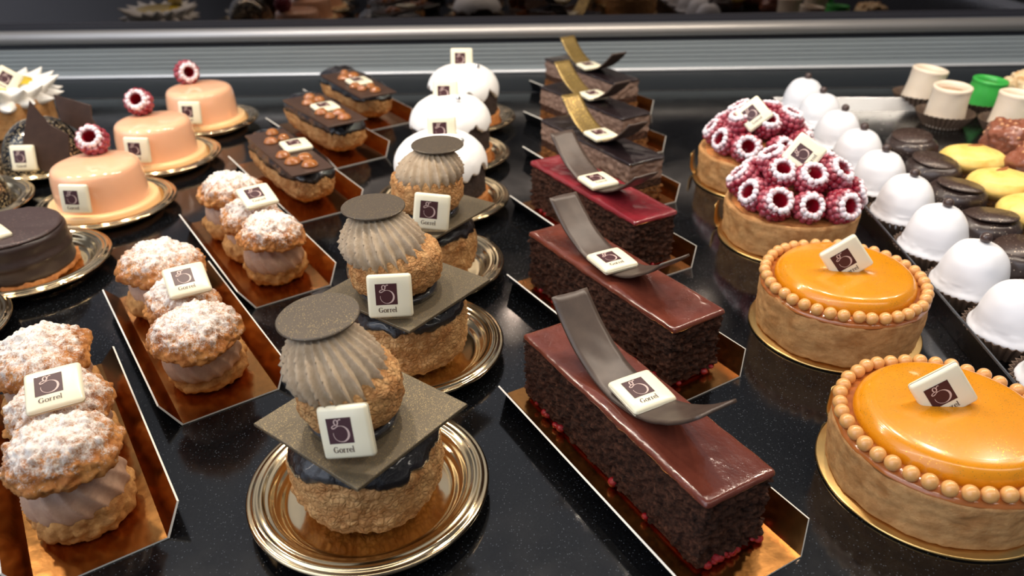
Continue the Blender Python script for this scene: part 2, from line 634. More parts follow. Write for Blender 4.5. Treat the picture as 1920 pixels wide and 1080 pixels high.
# ------------------------------------------------------------------ the setting
WALL_Y = 78.3


def box(x0, x1, y0, y1, z0, z1):
    V = [Vector(p) for p in ((x0, y0, z0), (x1, y0, z0), (x1, y1, z0), (x0, y1, z0), (x0, y0, z1), (x1, y0, z1), (x1, y1, z1), (x0, y1, z1))]
    F = [(0, 3, 2, 1), (4, 5, 6, 7), (0, 1, 5, 4), (1, 2, 6, 5), (2, 3, 7, 6), (3, 0, 4, 7)]
    return V, F


def extrude_x(prof, x0, x1):
    """closed profile of (y,z) points swept along x"""
    n = len(prof)
    V = [Vector((x0, p[0], p[1])) for p in prof] + [Vector((x1, p[0], p[1])) for p in prof]
    F = [(i, (i + 1) % n, n + (i + 1) % n, n + i) for i in range(n)]
    F += [tuple(range(n - 1, -1, -1)), tuple(range(n, 2 * n))]
    return V, F


X0, X1 = -95, 95
V, F = extrude_x([(-10, -3), (-10, 0), (70.75, 0), (70.95, -0.08), (70.95, -3)], X0, X1)
structure(link('floor', mesh('granite counter', V, F, M['granite'], smooth=False)))
V, F = extrude_x([(71.0, -3), (71.0, -0.02), (71.06, 0.05), (77.9, 0.05), (77.9, -3)], X0, X1)
structure(link('trim_1', mesh('dark ledge', V, F, M['ledge_dark'], smooth=False)))
# ribbed wall panel
prof = [(WALL_Y + 1.5, 0.3)]
z = 0.3
prof.append((WALL_Y, z))
rib = [0.62, 0.42, 0.42, 0.42, 0.46]
for k, h in enumerate(rib):
    prof += [(WALL_Y, z + h - 0.1), (WALL_Y + 0.16, z + h - 0.06), (WALL_Y + 0.16, z + h)]
    z += h
    prof.append((WALL_Y, z + 0.03))
prof += [(WALL_Y, 2.85), (WALL_Y + 0.5, 2.9), (WALL_Y + 1.5, 2.9)]
V, F = extrude_x(prof, X0, X1)
structure(link('wall_back', mesh('ribbed panel', V, F, M['ribbed_metal'], smooth=False)))
# bright strip at the wall's foot
pr = [(WALL_Y - 0.28 + 0.2 * math.cos(a), 0.18 + 0.17 * math.sin(a)) for a in [2 * PI * i / 16 for i in range(16)]]
V, F = extrude_x(pr, X0, X1)
structure(link('trim_2', mesh('bright foot strip', V, F, M['line_metal'])))
# dark channel between panel and rail
V, F = box(X0, X1, WALL_Y + 0.45, WALL_Y + 1.6, 2.86, 3.7)
structure(link('trim_3', mesh('dark channel', V, F, M['dark_frame'], smooth=False)))
# rounded rail
pr = [(WALL_Y + 0.25 + 0.75 * math.cos(a), 4.0 + 0.66 * math.sin(a)) for a in [2 * PI * i / 40 for i in range(40)]]
V, F = extrude_x(pr, X0, X1)
structure(link('trim_4', mesh('aluminium rail', V, F, M['rail_metal'])))
pr = [(WALL_Y + 0.2, 4.72), (WALL_Y + 0.2, 5.05), (WALL_Y + 0.3, 5.12), (WALL_Y + 0.3, 5.3), (WALL_Y + 0.6, 5.34), (WALL_Y + 1.4, 5.34), (WALL_Y + 1.4, 4.72)]
V, F = extrude_x(pr, X0, X1)
structure(link('trim_5', mesh('dark sash', V, F, M['dark_frame'], smooth=False)))
V, F = box(X0, X1, WALL_Y + 0.65, WALL_Y + 1.2, 5.3, 34)
structure(link('window_1', mesh('dark sliding glass', V, F, M['dark_glass'], smooth=False)))

# ------------------------------------------------------------------ plaque with logo
def ribbon(pts, widths, z=0.0):
    n = len(pts)
    V = []
    for i, p in enumerate(pts):
        a, b = Vector(pts[max(i - 1, 0)]), Vector(pts[min(i + 1, n - 1)])
        t = (b - a)
        t = t / max(t.length, 1e-9)
        nn = Vector((-t.y, t.x))
        w = widths[i] if isinstance(widths, (list, tuple)) else widths
        q = Vector(p)
        V += [Vector((*(q + nn * w / 2), z)), Vector((*(q - nn * w / 2), z))]
    F = [(2 * i + 1, 2 * i + 3, 2 * i + 2, 2 * i) for i in range(n - 1)]
    return V, F


def arc(cx, cy, rx, ry, a0, a1, n=20):
    return [(cx + rx * math.cos(D2R(a0 + (a1 - a0) * i / n)), cy + ry * math.sin(D2R(a0 + (a1 - a0) * i / n))) for i in range(n + 1)]


def ring_w(a0, a1, n, thick, thin, axis=0):
    return [thin + (thick - thin) * abs(math.cos(D2R(a0 + (a1 - a0) * i / n) - D2R(axis))) ** 1.5 for i in range(n + 1)]


def glyphs():
    """the word on the plaque, in serif letters with cap height 1; returns parts and width"""
    P = []
    thk, thn = 0.17, 0.06

    def bar(x0, y0, x1, y1, w):
        P.append(ribbon([(x0, y0), (x1, y1)], w))
    x = 0.0
    # G
    P.append(ribbon(arc(0.42, 0.5, 0.36, 0.47, 48, 318, 26), ring_w(48, 318, 26, 0.18, 0.06)))
    bar(0.68, 0.95, 0.68, 0.68, 0.05)
    bar(0.69, 0.06, 0.69, 0.44, 0.15)
    bar(0.52, 0.43, 0.86, 0.43, 0.06)
    x = 0.95
    # o
    P.append(ribbon(arc(x + 0.3, 0.33, 0.25, 0.32, 0, 360, 24), ring_w(0, 360, 24, 0.16, 0.06)))
    x += 0.64

    def r_letter(x):
        bar(x + 0.16, 0.03, x + 0.16, 0.64, 0.14)
        bar(x + 0.0, 0.03, x + 0.34, 0.03, 0.06)
        bar(x + 0.0, 0.63, x + 0.16, 0.63, 0.06)
        P.append(ribbon([(x + 0.2, 0.42), (x + 0.26, 0.56), (x + 0.34, 0.62), (x + 0.42, 0.6)], [0.05, 0.07, 0.1, 0.12]))
    r_letter(x)
    x += 0.54
    r_letter(x)
    x += 0.52
    # e
    P.append(ribbon(arc(x + 0.29, 0.33, 0.23, 0.31, 5, 325, 24), ring_w(5, 325, 24, 0.15, 0.06)))
    bar(x + 0.1, 0.37, x + 0.52, 0.37, 0.06)
    x += 0.58
    # l
    bar(x + 0.16, 0.03, x + 0.16, 1.06, 0.14)
    bar(x + 0.0, 0.03, x + 0.33, 0.03, 0.06)
    bar(x + 0.02, 1.03, x + 0.16, 1.03, 0.06)
    return P, x + 0.33


PLQ = 1.75
V, F = rounded_box(PLQ, PLQ, 0.34, 0.13, 0.4, z0=-0.34)
# softly pillowed face and rounded corners
V = [Vector((v.x, v.y, v.z - (0.05 * (abs(v.x) / 0.875) ** 6 + 0.05 * (abs(v.y) / 0.875) ** 6 if v.z > -0.15 else 0))) for v in V]
PLAQUE = mesh('ivory plaque', V, F, M['plaque'])
parts = []
s, cx, cy = 0.84, -0.12, 0.10          # dark square: size, centre
zz = 0.005
parts.append(([Vector((cx - s / 2, cy - s / 2, zz)), Vector((cx + s / 2, cy - s / 2, zz)), Vector((cx + s / 2, cy + s / 2, zz)), Vector((cx - s / 2, cy + s / 2, zz))], [(0, 1, 2, 3)], 0))


def sq(p):
    return (cx - s / 2 + p[0] * s, cy + s / 2 - p[1] * s)


ringp = [sq(p) for p in [(0.53 + 0.31 * math.cos(D2R(a)), 0.62 - 0.31 * math.sin(D2R(a))) for a in [128 - 318 * i / 40 for i in range(41)]]]
ringw = [(0.02 + 0.065 * max(0, math.cos(D2R(128 - 318 * i / 40) + 0.15)) ** 1.3) * s for i in range(41)]
parts.append((*ribbon(ringp, ringw, 0.009), 1))
parts.append((*ribbon([sq((0.39 + 0.075 * math.cos(D2R(a)), 0.17 - 0.105 * math.sin(D2R(a)))) for a in range(0, 361, 15)], [0.03 * s + 0.02 * s * abs(math.cos(D2R(a))) for a in range(0, 361, 15)], 0.009), 1))
parts.append((*ribbon([sq(p) for p in ((0.44, 0.13), (0.49, 0.12), (0.52, 0.07), (0.57, 0.06), (0.6, 0.08))], [0.03 * s, 0.035 * s, 0.035 * s, 0.045 * s, 0.04 * s], 0.0092), 1))
lp = [sq(p) for p in ((0.4, 0.275), (0.33, 0.27), (0.24, 0.30), (0.19, 0.35), (0.21, 0.395), (0.28, 0.40), (0.36, 0.36), (0.42, 0.31), (0.48, 0.305))]
parts.append((*ribbon(lp, [0.03 * s, 0.03 * s, 0.035 * s, 0.045 * s, 0.045 * s, 0.04 * s, 0.03 * s, 0.03 * s, 0.03 * s], 0.0094), 1))
G, gw = glyphs()
ls = 0.70 / gw
for gv, gf in G:
    parts.append(([Vector((cx + 0.02 + (v.x - gw / 2) * ls, -0.62 + v.y * ls, 0.006)) for v in gv], gf, 2))
V, F, MI = join(parts)
LOGO = mesh('printed logo', V, F, [M['plum'], M['pale_print'], M['dark_print']], MI, smooth=False)


def plaque(root, pos, ang, size=PLQ, fwd=0.0):
    """pos in world cm (centre of the face); ang = yaw, tilt, roll in degrees"""
    rl = Vector([c / CM for c in root.location])
    rz = root.rotation_euler[2]
    pos = Vector(pos)
    pos = pos + (Vector((0, 0, 20)) - pos).normalized() * fwd
    p = Matrix.Rotation(-rz, 3, 'Z') @ (Vector(pos) - rl)
    R = Matrix.Rotation(D2R(ang[0]) - rz, 3, 'Z') @ Matrix.Rotation(D2R(ang[1]), 3, 'X') @ Matrix.Rotation(D2R(ang[2]), 3, 'Z')
    o = link('chocolate_plaque', PLAQUE, root, p, R.to_euler())
    k = size / PLQ
    o.scale = (k, k, 1)
    l = link('printed_logo', LOGO, o)
    return o


# ------------------------------------------------------------------ plates and boards
def plate_mesh():
    pr = [(0, 0.02), (2.7, 0.02), (2.95, 0.12), (3.15, 0.4), (3.9, 0.62), (4.15, 0.6), (4.2, 0.64),
          (4.19, 0.7), (4.13, 0.76), (4.04, 0.74), (3.98, 0.8), (3.9, 0.83), (3.81, 0.78), (3.76, 0.8), (3.68, 0.82), (3.58, 0.75),
          (3.52, 0.73), (3.44, 0.72), (3.36, 0.62), (3.28, 0.5), (3.18, 0.44), (3.08, 0.36), (2.95, 0.2), (2.8, 0.15), (2.5, 0.14), (1.2, 0.14), (0, 0.14)]
    pts = [Vector(pr[0])] + resample(pr[1:-2], 70) + [Vector(pr[-2]), Vector(pr[-1])]
    V, F = lathe(pts, 128)
    return mesh('gold plate', V, F, M['gold_plate'])


PLATE = plate_mesh()


def gold_plate(x, y, label):
    o = link('gold_plate', PLATE, None, (x, y, 0))
    return tag(o, label, 'plate', 'gold foil plates')


def board_mesh(L, W, flap_h, flap_out):
    """gold card: flat base with two long flaps folded up, clipped ends. length along local x"""
    t = 0.07
    hb, ht = L / 2, L / 2 - 0.45
    w = W / 2
    sec = [(-w - flap_out, flap_h), (-w, t), (w, t), (w + flap_out, flap_h)]
    ln = [ht, hb, hb, ht]
    nx = 24
    top, bot = [], []
    for i in range(nx + 1):
        u = -1 + 2 * i / nx
        for k, (y, z) in enumerate(sec):
            top.append(Vector((u * ln[k], y, z)))
            # outside / underside offset
            if k in (0, 3):
                d = Vector((0, -1 if k == 0 else 1, -0.35)).normalized() * t
                bot.append(Vector((u * ln[k], y, z)) + Vector((0, d.y, d.z)))
            else:
                bot.append(Vector((u * ln[k], y + (-0.06 if k == 1 else 0.06), 0.004)))
    V = top + bot
    o = len(top)
    F, MI = [], []
    for i in range(nx):
        for k in range(3):
            a, b, c, d = i * 4 + k, (i + 1) * 4 + k, (i + 1) * 4 + k + 1, i * 4 + k + 1
            F.append((a, b, c, d))
            MI.append(0)
            F.append((o + d, o + c, o + b, o + a))
            MI.append(1)
        a, b = i * 4, (i + 1) * 4
        F.append((b, a, o + a, o + b))
        MI.append(2)
        a, b = i * 4 + 3, (i + 1) * 4 + 3
        F.append((a, b, o + b, o + a))
        MI.append(2)
    for k in range(3):
        a, b = k, k + 1
        F.append((b, o + b, o + a, a)[::-1])
        MI.append(2)
        a, b = nx * 4 + k, nx * 4 + k + 1
        F.append((a, o + a, o + b, b)[::-1])
        MI.append(2)
    return mesh('gold board', V, F, [M['gold_board'], M['board_black'], M['board_edge']], MI, smooth=False)


BOARD = board_mesh(12.2, 3.9, 1.0, 0.62)


def cake_board(x, y, deg, label, group):
    o = link('cake_board', BOARD, None, (x, y, 0), (0, 0, D2R(deg)))
    return tag(o, label, 'cake board', group)


# ------------------------------------------------------------------ choux blobs
class Blob:
    def __init__(self, R, H, e=0.75, seed=0.0, lump=0.1, crk=0.07, cs=2.2, flat=0.0, Lh=0.0, squash=(1, 1), fine=0.03):
        self.__dict__.update(R=R, H=H, e=e, seed=seed, lump=lump, crk=crk, cs=cs, flat=flat, Lh=Lh, squash=squash, fine=fine)

    def at(self, th, ph, off=0.0, rough=1.0):
        c, s = math.cos(th), math.sin(th)
        cp, sp = max(math.cos(ph), 0), math.sin(ph)
        r = self.R * cp ** self.e
        z = self.H / 2 * (1 + math.copysign(abs(sp) ** self.e, sp))
        z = max(z, self.flat)
        x = r * c * self.squash[0] + self.Lh * max(-1, min(1, c * 1.7)) * (cp ** 0.35)
        p = Vector((x, r * s * self.squash[1], z))
        n = Vector((c * cp, s * cp, sp))
        d = self.lump * fbm(p, 0.75, self.seed, 3) + off
        if rough:
            e, d1 = crack(p + Vector((fbm(p, 2, 1, 2), fbm(p, 2, 2, 2), 0)) * 0.12, self.cs, self.seed)
            d += rough * (self.crk * (min(e * 2.2, 1) - 0.6) + self.fine * fbm(p, 5, self.seed, 3))
        if z <= self.flat + 1e-6:
            n = Vector((c, s, 0)) * cp
        p = p + n * d
        p.z = max(p.z, 0.0)
        return p

    def full(self, n=120, m=64, rough=1.0):
        V = []
        for i in range(m + 1):
            ph = -PI / 2 + PI * i / m
            for j in range(n):
                V.append(self.at(2 * PI * j / n, ph, 0, rough if i not in (0, m) else 0))
        P = [Vector((0.0 if i in (0, m) and self.Lh == 0 else 1.0, 0)) for i in range(m + 1)]
        return close_poles(V, grid_faces(m + 1, n), m + 1, n, P)

    def cap(self, edge, t=0.08, n=120, m=36, rough=0.25):
        """covering layer from the top down to latitude edge(theta)"""
        V = []
        for i in range(m + 1):
            for j in range(n):
                th = 2 * PI * j / n
                e = edge(th)
                u = i / m
                ph = e + (PI / 2 - e) * u
                o = t * min(1, (u / 0.12) ** 0.5) - (0.05 if i == 0 else 0)
                V.append(self.at(th, ph, o, rough))
        P = [Vector((0.0 if i == m and self.Lh == 0 else 1.0, 0)) for i in range(m + 1)]
        return close_poles(V, grid_faces(m + 1, n), m + 1, n, P)


# ------------------------------------------------------------------ raspberries
def raspberry_mesh(seed=1):
    rnd = random.Random(seed)
    parts = []
    rings = [(0.54, 0.62, 0.19, 13), (0.70, 0.38, 0.215, 13), (0.76, 0.06, 0.22, 14), (0.70, -0.26, 0.22, 12), (0.54, -0.54, 0.22, 9), (0.26, -0.74, 0.22, 5), (0.0, -0.80, 0.2, 1)]
    for k, (r, z, dr, n) in enumerate(rings):
        off = rnd.random() * 6
        for j in range(n):
            a = off + 2 * PI * j / n + rnd.uniform(-.05, .05)
            rr = r + rnd.uniform(-.03, .03)
            V, F = ball(dr * rnd.uniform(.92, 1.08), 10, 6, (rr * math.cos(a), rr * math.sin(a), z + rnd.uniform(-.03, .03)))
            parts.append((V, F, 0))
    # body under the drupelets with the hollow
    pr = [(0, -0.78), (0.5, -0.6), (0.72, -0.1), (0.66, 0.35), (0.56, 0.6), (0.5, 0.66), (0.42, 0.58), (0.33, 0.2), (0.2, -0.2), (0, -0.3)]
    V, F = lathe(pr, 24)
    parts.append((V, F, 1))
    V, F, MI = join(parts)
    return mesh('raspberry', V, F, [M['raspberry'], M['raspberry_hollow']], MI)


RASP = [raspberry_mesh(1), raspberry_mesh(2), raspberry_mesh(3)]


def aim(d, spin=0.0):
    """rotation whose local z points along d"""
    q = Vector(d).normalized().to_track_quat('Z', 'Y')
    return (q.to_matrix() @ Matrix.Rotation(spin, 3, 'Z')).to_euler()


def raspberry(root, p, d, scale=1.0, k=0, spin=0.0):
    o = link('raspberry', RASP[k % 3], root, p, aim(d, spin))
    o.scale = (scale,) * 3
    return o


# ------------------------------------------------------------------ religieuses
def rosette_mesh(R, H, seed, ridges=22, twist=1.2, lean=(0, 0)):
    pr = resample([(0, 0), (R * 0.8, 0.0), (R * 0.97, H * 0.16), (R, H * 0.32), (R * 0.92, H * 0.52), (R * 0.72, H * 0.76), (R * 0.5, H * 0.93), (R * 0.3, H * 0.99), (0, H)], 44)
    pr[0] = Vector((0, 0))
    pr[-1] = Vector((0, H))

    def radial(th, t, r):
        ph = ridges * (th + twist * t * 0.6)
        w = 1 - abs(math.sin(ph / 2)) ** 0.55
        return r * (1 + 0.25 * (w - 0.3) + 0.03 * fbm((math.cos(th), math.sin(th), t * 2), 1.2, seed))

    def warp(p):
        u = p.z / H
        return Vector((p.x + lean[0] * u, p.y + lean[1] * u, p.z))
    return lathe(pr, 216, disp=lambda p, n: 0.02 * fbm(p, 4, seed, 3), radial=radial, warp=warp)


def religieuse(x, y, label, seed, sq_pos, sq_deg, sq_side, small, sR, ros, rR, rH, lean, disc, disc_tilt, plq):
    t = thing('religieuse_pastry', label, 'pastry', (x, y, 0), 0, 'coffee religieuses on gold plates')
    W = lambda p: (p[0] - x, p[1] - y, p[2])
    b = Blob(2.62, 3.5, 0.66, seed, 0.12, 0.09, 2.4, 0.0)
    V, F = b.full(170, 90)
    link('base_choux', mesh('base choux', V, F, M['choux']), t, (0, 0, 0.16))
    V, F = b.cap(lambda th: 0.32 + 0.16 * fbm((math.cos(th) * 2.2, math.sin(th) * 2.2, seed), 1.5, seed, 4), 0.1, 170, 40)
    link('coffee_glaze', mesh('coffee glaze', V, F, M['black_glaze']), t, (0, 0, 0.16))
    h = sq_side / 2
    V, F = prism([(-h, -h), (h, -h), (h, h), (-h, h)], 0, 0.13, 0.02)
    sp = W(sq_pos)
    link('chocolate_square', mesh('chocolate square', V, F, M['bronze_chocolate'], smooth=False), t, sp, (0, 0, D2R(sq_deg)))
    s = W(small)
    V, F = lathe(resample([(0, 0), (sR * 0.75, 0), (sR * 0.86, 0.1), (sR * 0.72, 0.3), (0, 0.32)], 20), 72, disp=lambda p, n: 0.06 * fbm(p, 1.5, seed, 3))
    link('glaze_ring', mesh('glaze ring', V, F, M['black_glaze']), t, (s[0], s[1], sp[2] + 0.13))
    b2 = Blob(sR, 2.15, 0.66, seed + 3, 0.1, 0.06, 2.6, 0.0)
    V, F = b2.full(130, 70)
    link('small_choux', mesh('small choux', V, F, M['choux']), t, (s[0], s[1], sp[2] + 0.28))
    r = W(ros)
    V, F = rosette_mesh(rR, rH, seed, lean=lean)
    link('cream_rosette', mesh('cream rosette', V, F, M['rosette']), t, r)
    d = W(disc)
    V, F = lathe([(0, 0), (1.27, 0), (1.3, 0.03), (1.3, 0.07), (1.27, 0.1), (0, 0.1)], 72)
    link('chocolate_disc', mesh('chocolate disc', V, F, M['bronze_disc'], smooth=False), t, d, (D2R(disc_tilt[0]), D2R(disc_tilt[1]), 0))
    plaque(t, *plq)
    return t


gold_plate(-5.1, 20.1, 'gold plate under the religieuse beside the sliced raspberry cake and dusted choux')
religieuse(-5.05, 20.0, 'religieuse beside the raspberry lined slice, tilted brown disc on its cream top', 1.0,
           (-4.93, 19.65, 3.92), 52, 4.85, (-5.15, 19.45, 0), 1.68, (-5.3, 19.05, 5.75), 1.42, 1.66, (-0.6, 0.85), (-6.0, 20.2, 7.4), (2, -4),
           ((-5.0, 17.5, 5.05), (-12, 71, 12), 1.62, 0.35))
gold_plate(-4.6, 28.8, 'gold plate under the middle one of the three religieuses')
religieuse(-4.6, 28.6, 'middle religieuse of the three, glittery gold square under its cream cap', 2.0,
           (-4.45, 28.25, 3.75), 53, 5.0, (-4.8, 28.1, 0), 1.95, (-5.1, 27.75, 5.6), 1.58, 1.66, (-0.4, 0.85), (-5.6, 28.8, 7.25), (0, 0),
           ((-4.8, 25.97, 4.71), (4, 73, 0), 1.74, 0.4))
gold_plate(-4.6, 36.4, 'gold plate under the religieuse standing against the white snowy cakes')
religieuse(-4.45, 36.4, 'religieuse standing right in front of a white snowy cake', 3.0,
           (-4.3, 36.2, 3.75), 55, 5.0, (-4.2, 36.0, 0), 1.82, (-4.1, 35.8, 5.6), 1.54, 1.5, (0.3, 0.5), (-3.6, 36.6, 7.1), (0, 0),
           ((-3.86, 34.12, 4.63), (-1, 73, -6), 1.73, 0.75))

# ------------------------------------------------------------------ choux trios
def trio(cx, cy, deg, label, seed, buns, plq, blabel):
    cake_board(cx, cy, deg, blabel, 'gold boards under the choux')
    t = thing('choux_pastry', label, 'pastry', (cx, cy, 0), D2R(deg), 'dusted praline choux rows')
    for k, (u, v, R, zc, tx, ty) in enumerate(buns):
        sd = seed + k * 1.7
        # hollow bottom half
        Rb = R * 0.95
        pr = resample([(0, 0), (Rb * 0.72, 0.0), (Rb * 0.95, 0.35), (Rb, 0.75), (Rb * 0.93, 1.15), (Rb * 0.82, 1.25), (Rb * 0.7, 1.0), (Rb * 0.4, 0.8), (0, 0.75)], 44)
        pr[0], pr[-1] = Vector((0, 0)), Vector((0, 0.75))

        def dsp(p, n, sd=sd):
            e, _ = crack(p, 2.0, sd)
            return 0.16 * fbm(p, 0.8, sd, 3) + 0.08 * (min(e * 2, 1) - .5) + 0.09 * fbm(p, 3.5, sd, 4)
        V, F = lathe(pr, 120, disp=dsp)
        V = [Vector((q.x, q.y, max(q.z, 0.0))) for q in V]
        link('choux_base', mesh('choux base', V, F, M['choux_base']), t, (u, v, 0.1))
        # piped cream collar
        prc = resample([(0, 0.0), (R * 0.55, 0.0), (R * 0.78, 0.25), (R * 0.86, 0.7), (R * 0.78, 1.3), (R * 0.5, 1.75), (0, 1.8)], 40)
        prc[0], prc[-1] = Vector((0, 0)), Vector((0, 1.8))

        def rad(th, tt, r, sd=sd):
            return r * (1 + 0.10 * (0.5 - abs(math.sin(7 * th + 11 * tt + sd)) ** 0.8) + 0.05 * math.sin(2 * th + sd))
        V, F = lathe(prc, 144, radial=rad)
        link('praline_cream', mesh('praline cream', V, F, M['cream']), t, (u + tx * .5, v + ty * .5, 0.85))
        # crisp lid
        H = 1.5
        prl = resample([(0, 0.0), (R * 0.8, -0.02), (R * 1.0, 0.12), (R * 1.02, 0.4), (R * 0.9, 0.85), (R * 0.62, 1.28), (R * 0.28, 1.47), (0, H)], 70)
        prl[0], prl[-1] = Vector((0, 0)), Vector((0, H))

        def dl(p, n, sd=sd):
            e, d1 = crack(p, 2.6, sd)
            return 0.24 * fbm(p, 0.7, sd, 2) + 0.12 * (min(e * 1.6, 1) - .5) + 0.11 * fbm(p, 3.2, sd, 4)
        V, F = lathe(prl, 190, disp=dl)
        link('choux_lid', mesh('choux lid', V, F, M['choux_dusted']), t, (u + tx, v + ty, zc), (D2R(4 * math.sin(sd * 3)), D2R(5 * math.cos(sd * 5)), sd))
    plaque(t, *plq)
    return t


trio(-16.67, 22.17, -56, 'row of three dusted choux with a gold flap corner rising behind it', 11.0,
     [(3.5, 0.0, 1.76, 2.75, 0.3, -0.1), (-0.1, 0.1, 1.8, 2.1, 0.3, 0), (-3.6, 0.0, 1.9, 2.3, 0.2, 0)],
     ((-15.8, 21.3, 4.12), (22, 17, 4), 1.8), 'gold board under the dusted choux cut off by the photo edge')
trio(-15.09, 30.2, -55.5, 'row of three dusted choux in the middle, beside the chocolate disc cake', 23.0,
     [(3.45, -0.1, 1.76, 2.5, 1.0, -0.35), (0.2, -0.1, 1.6, 1.85, 0.4, 0.0), (-3.5, 0.0, 1.95, 2.2, 0.3, 0)],
     ((-14.2, 29.4, 3.8), (33, 22, -3)), 'gold board under the middle row of dusted choux')
trio(-14.6, 39.15, -56, 'row of three dusted choux just below a chocolate topped eclair', 37.0,
     [(3.6, 0.1, 1.66, 2.45, 0.8, -0.3), (0.3, -0.1, 1.6, 2.05, 0.4, 0.1), (-3.2, 0.0, 1.85, 2.25, 0.2, 0)],
     ((-13.44, 37.93, 4.13), (38, 17, -2)), 'gold board under the dusted choux beside the peach cakes')

# ------------------------------------------------------------------ eclairs
def eclair(cx, cy, deg, label, seed, pl_pos, pl_deg, plq, blabel):
    cake_board(cx, cy, deg, blabel, 'gold boards under the eclairs')
    t = thing('eclair', label, 'eclair', (cx, cy, 0), D2R(deg), 'glazed eclairs')
    b = Blob(1.7, 3.0, 0.84, seed, 0.16, 0.08, 2.3, 0.0, Lh=3.4)
    V, F = b.full(220, 64)
    link('choux_body', mesh('eclair body', V, F, M['choux']), t, (0, 0, 0.12))
    V, F = b.cap(lambda th: 0.12 + 0.16 * fbm((math.cos(th) * 3, math.sin(th) * 2, seed), 1.0, seed, 4), 0.1, 220, 30)
    link('chocolate_glaze', mesh('eclair glaze', V, F, M['black_glaze']), t, (0, 0, 0.12))
    lx, ly = pl_pos[3], pl_pos[4]
    rl = Vector((cx, cy, 0))
    p = Matrix.Rotation(-D2R(deg), 3, 'Z') @ (Vector(pl_pos[:3]) - rl)
    outl = [(-lx / 2, -ly / 2), (lx / 2, -ly / 2), (lx / 2, ly / 2), (-lx / 2, ly / 2)]
    V, F = prism(outl, 0, 0.12, 0.015)
    sheet = link('chocolate_sheet', mesh('chocolate sheet', V, F, M['dark_chocolate'], smooth=False), t, p, (0, 0, D2R(pl_deg - deg)))
    rnd = random.Random(int(seed * 10))
    spots = [(-3.35, 0.3), (-2.1, 0.55), (-1.9, -0.35), (0.95, -0.6), (2.0, 0.35), (2.2, -0.5), (3.2, 0.2)]
    for (u, v) in spots:
        r = rnd.uniform(0.34, 0.52)
        V, F = lathe(resample([(0, 0), (r, 0), (r * 0.96, 0.14), (r * 0.6, 0.32), (0, 0.38)], 14), 24)
        link('caramel_drop', mesh('caramel drop', V, F, M['caramel_drop']), sheet, (u * lx / 8.3 + rnd.uniform(-.1, .1), v, 0.12))
    plaque(t, *plq)
    return t


eclair(-14.77, 49.13, -56, 'black glazed eclair just above the dusted choux', 4.1,
       (-14.1, 46.6, 3.3, 8.9, 2.6), -56.5, ((-13.6, 47.0, 3.78), (30, 2, 0)), 'gold board under the eclair above the dusted choux')
eclair(-14.4, 58.2, -54, 'middle eclair of the three, glaze glinting blue', 5.3,
       (-13.6, 55.4, 3.3, 8.2, 3.0), -54.5, ((-13.4, 55.2, 3.78), (33, 2, 0)), 'gold board under the middle eclair')
eclair(-13.4, 66.4, -56, 'eclair set closest to the ribbed back wall', 6.7,
       (-12.3, 62.3, 3.3, 8.2, 3.0), -57, ((-12.1, 62.1, 3.78), (33, 2, 0)), 'gold board under the eclair next to the back wall')

# ------------------------------------------------------------------ peach cakes
def peach_cake(x, y, label, plabel, plq, rasp, k):
    gold_plate(x + 0.05, y + 0.05, plabel)
    t = thing('peach_cake', label, 'cake', (x, y, 0), 0, 'peach glazed cakes with a raspberry')
    V, F = lathe(resample([(0, 0), (3.0, 0), (3.2, 0.12), (3.26, 0.42), (3.16, 0.72), (2.9, 0.84), (0, 0.86)], 40), 120)
    link('biscuit_base', mesh('biscuit base', V, F, M['cream_flange_glow']), t, (0, 0, 0.15))
    pr = [(0, 0.0), (2.78, 0.0), (2.74, 0.15), (2.7, 0.6), (2.66, 1.4), (2.6, 2.0), (2.48, 2.42), (2.2, 2.62), (1.8, 2.68), (0, 2.7)]
    V, F = lathe([Vector((0, 0))] + resample(pr[1:-1], 60) + [Vector((0, 2.7))], 128, disp=lambda p, n: 0.03 * fbm(p, 0.5, k, 2))
    link('peach_glaze', mesh('peach glaze', V, F, M['pink_glaze']), t, (0, 0, 0.72))
    raspberry(t, (rasp[0] - x, rasp[1] - y, rasp[2]), rasp[3], 1.05, k, k)
    plaque(t, *plq)
    return t


peach_cake(-25.7, 45.2, 'peach cake with upright raspberry, just behind the chocolate disc cake', 'gold plate of the peach cake behind the chocolate disc cake',
           ((-25.98, 42.42, 2.05), (-2, 80, -1), 1.74, 0.55), (-26.25, 46.8, 4.15, (0.15, -0.75, 0.65)), 0)
peach_cake(-25.5, 53.6, 'middle peach cake of the three, raspberry at its edge', 'gold plate of the middle peach cake',
           ((-25.76, 50.85, 2.05), (-2, 82, -2), 1.74, 0.55), (-26.6, 54.8, 4.25, (0.1, -0.8, 0.55)), 1)
peach_cake(-25.1, 62.1, 'peach cake nearest the back wall, raspberry lying on its side', 'gold plate of the peach cake by the back wall',
           ((-25.15, 59.35, 2.05), (-2, 78, -1), 1.74, 0.6), (-26.3, 63.3, 4.2, (0.6, -0.75, 0.25)), 2)

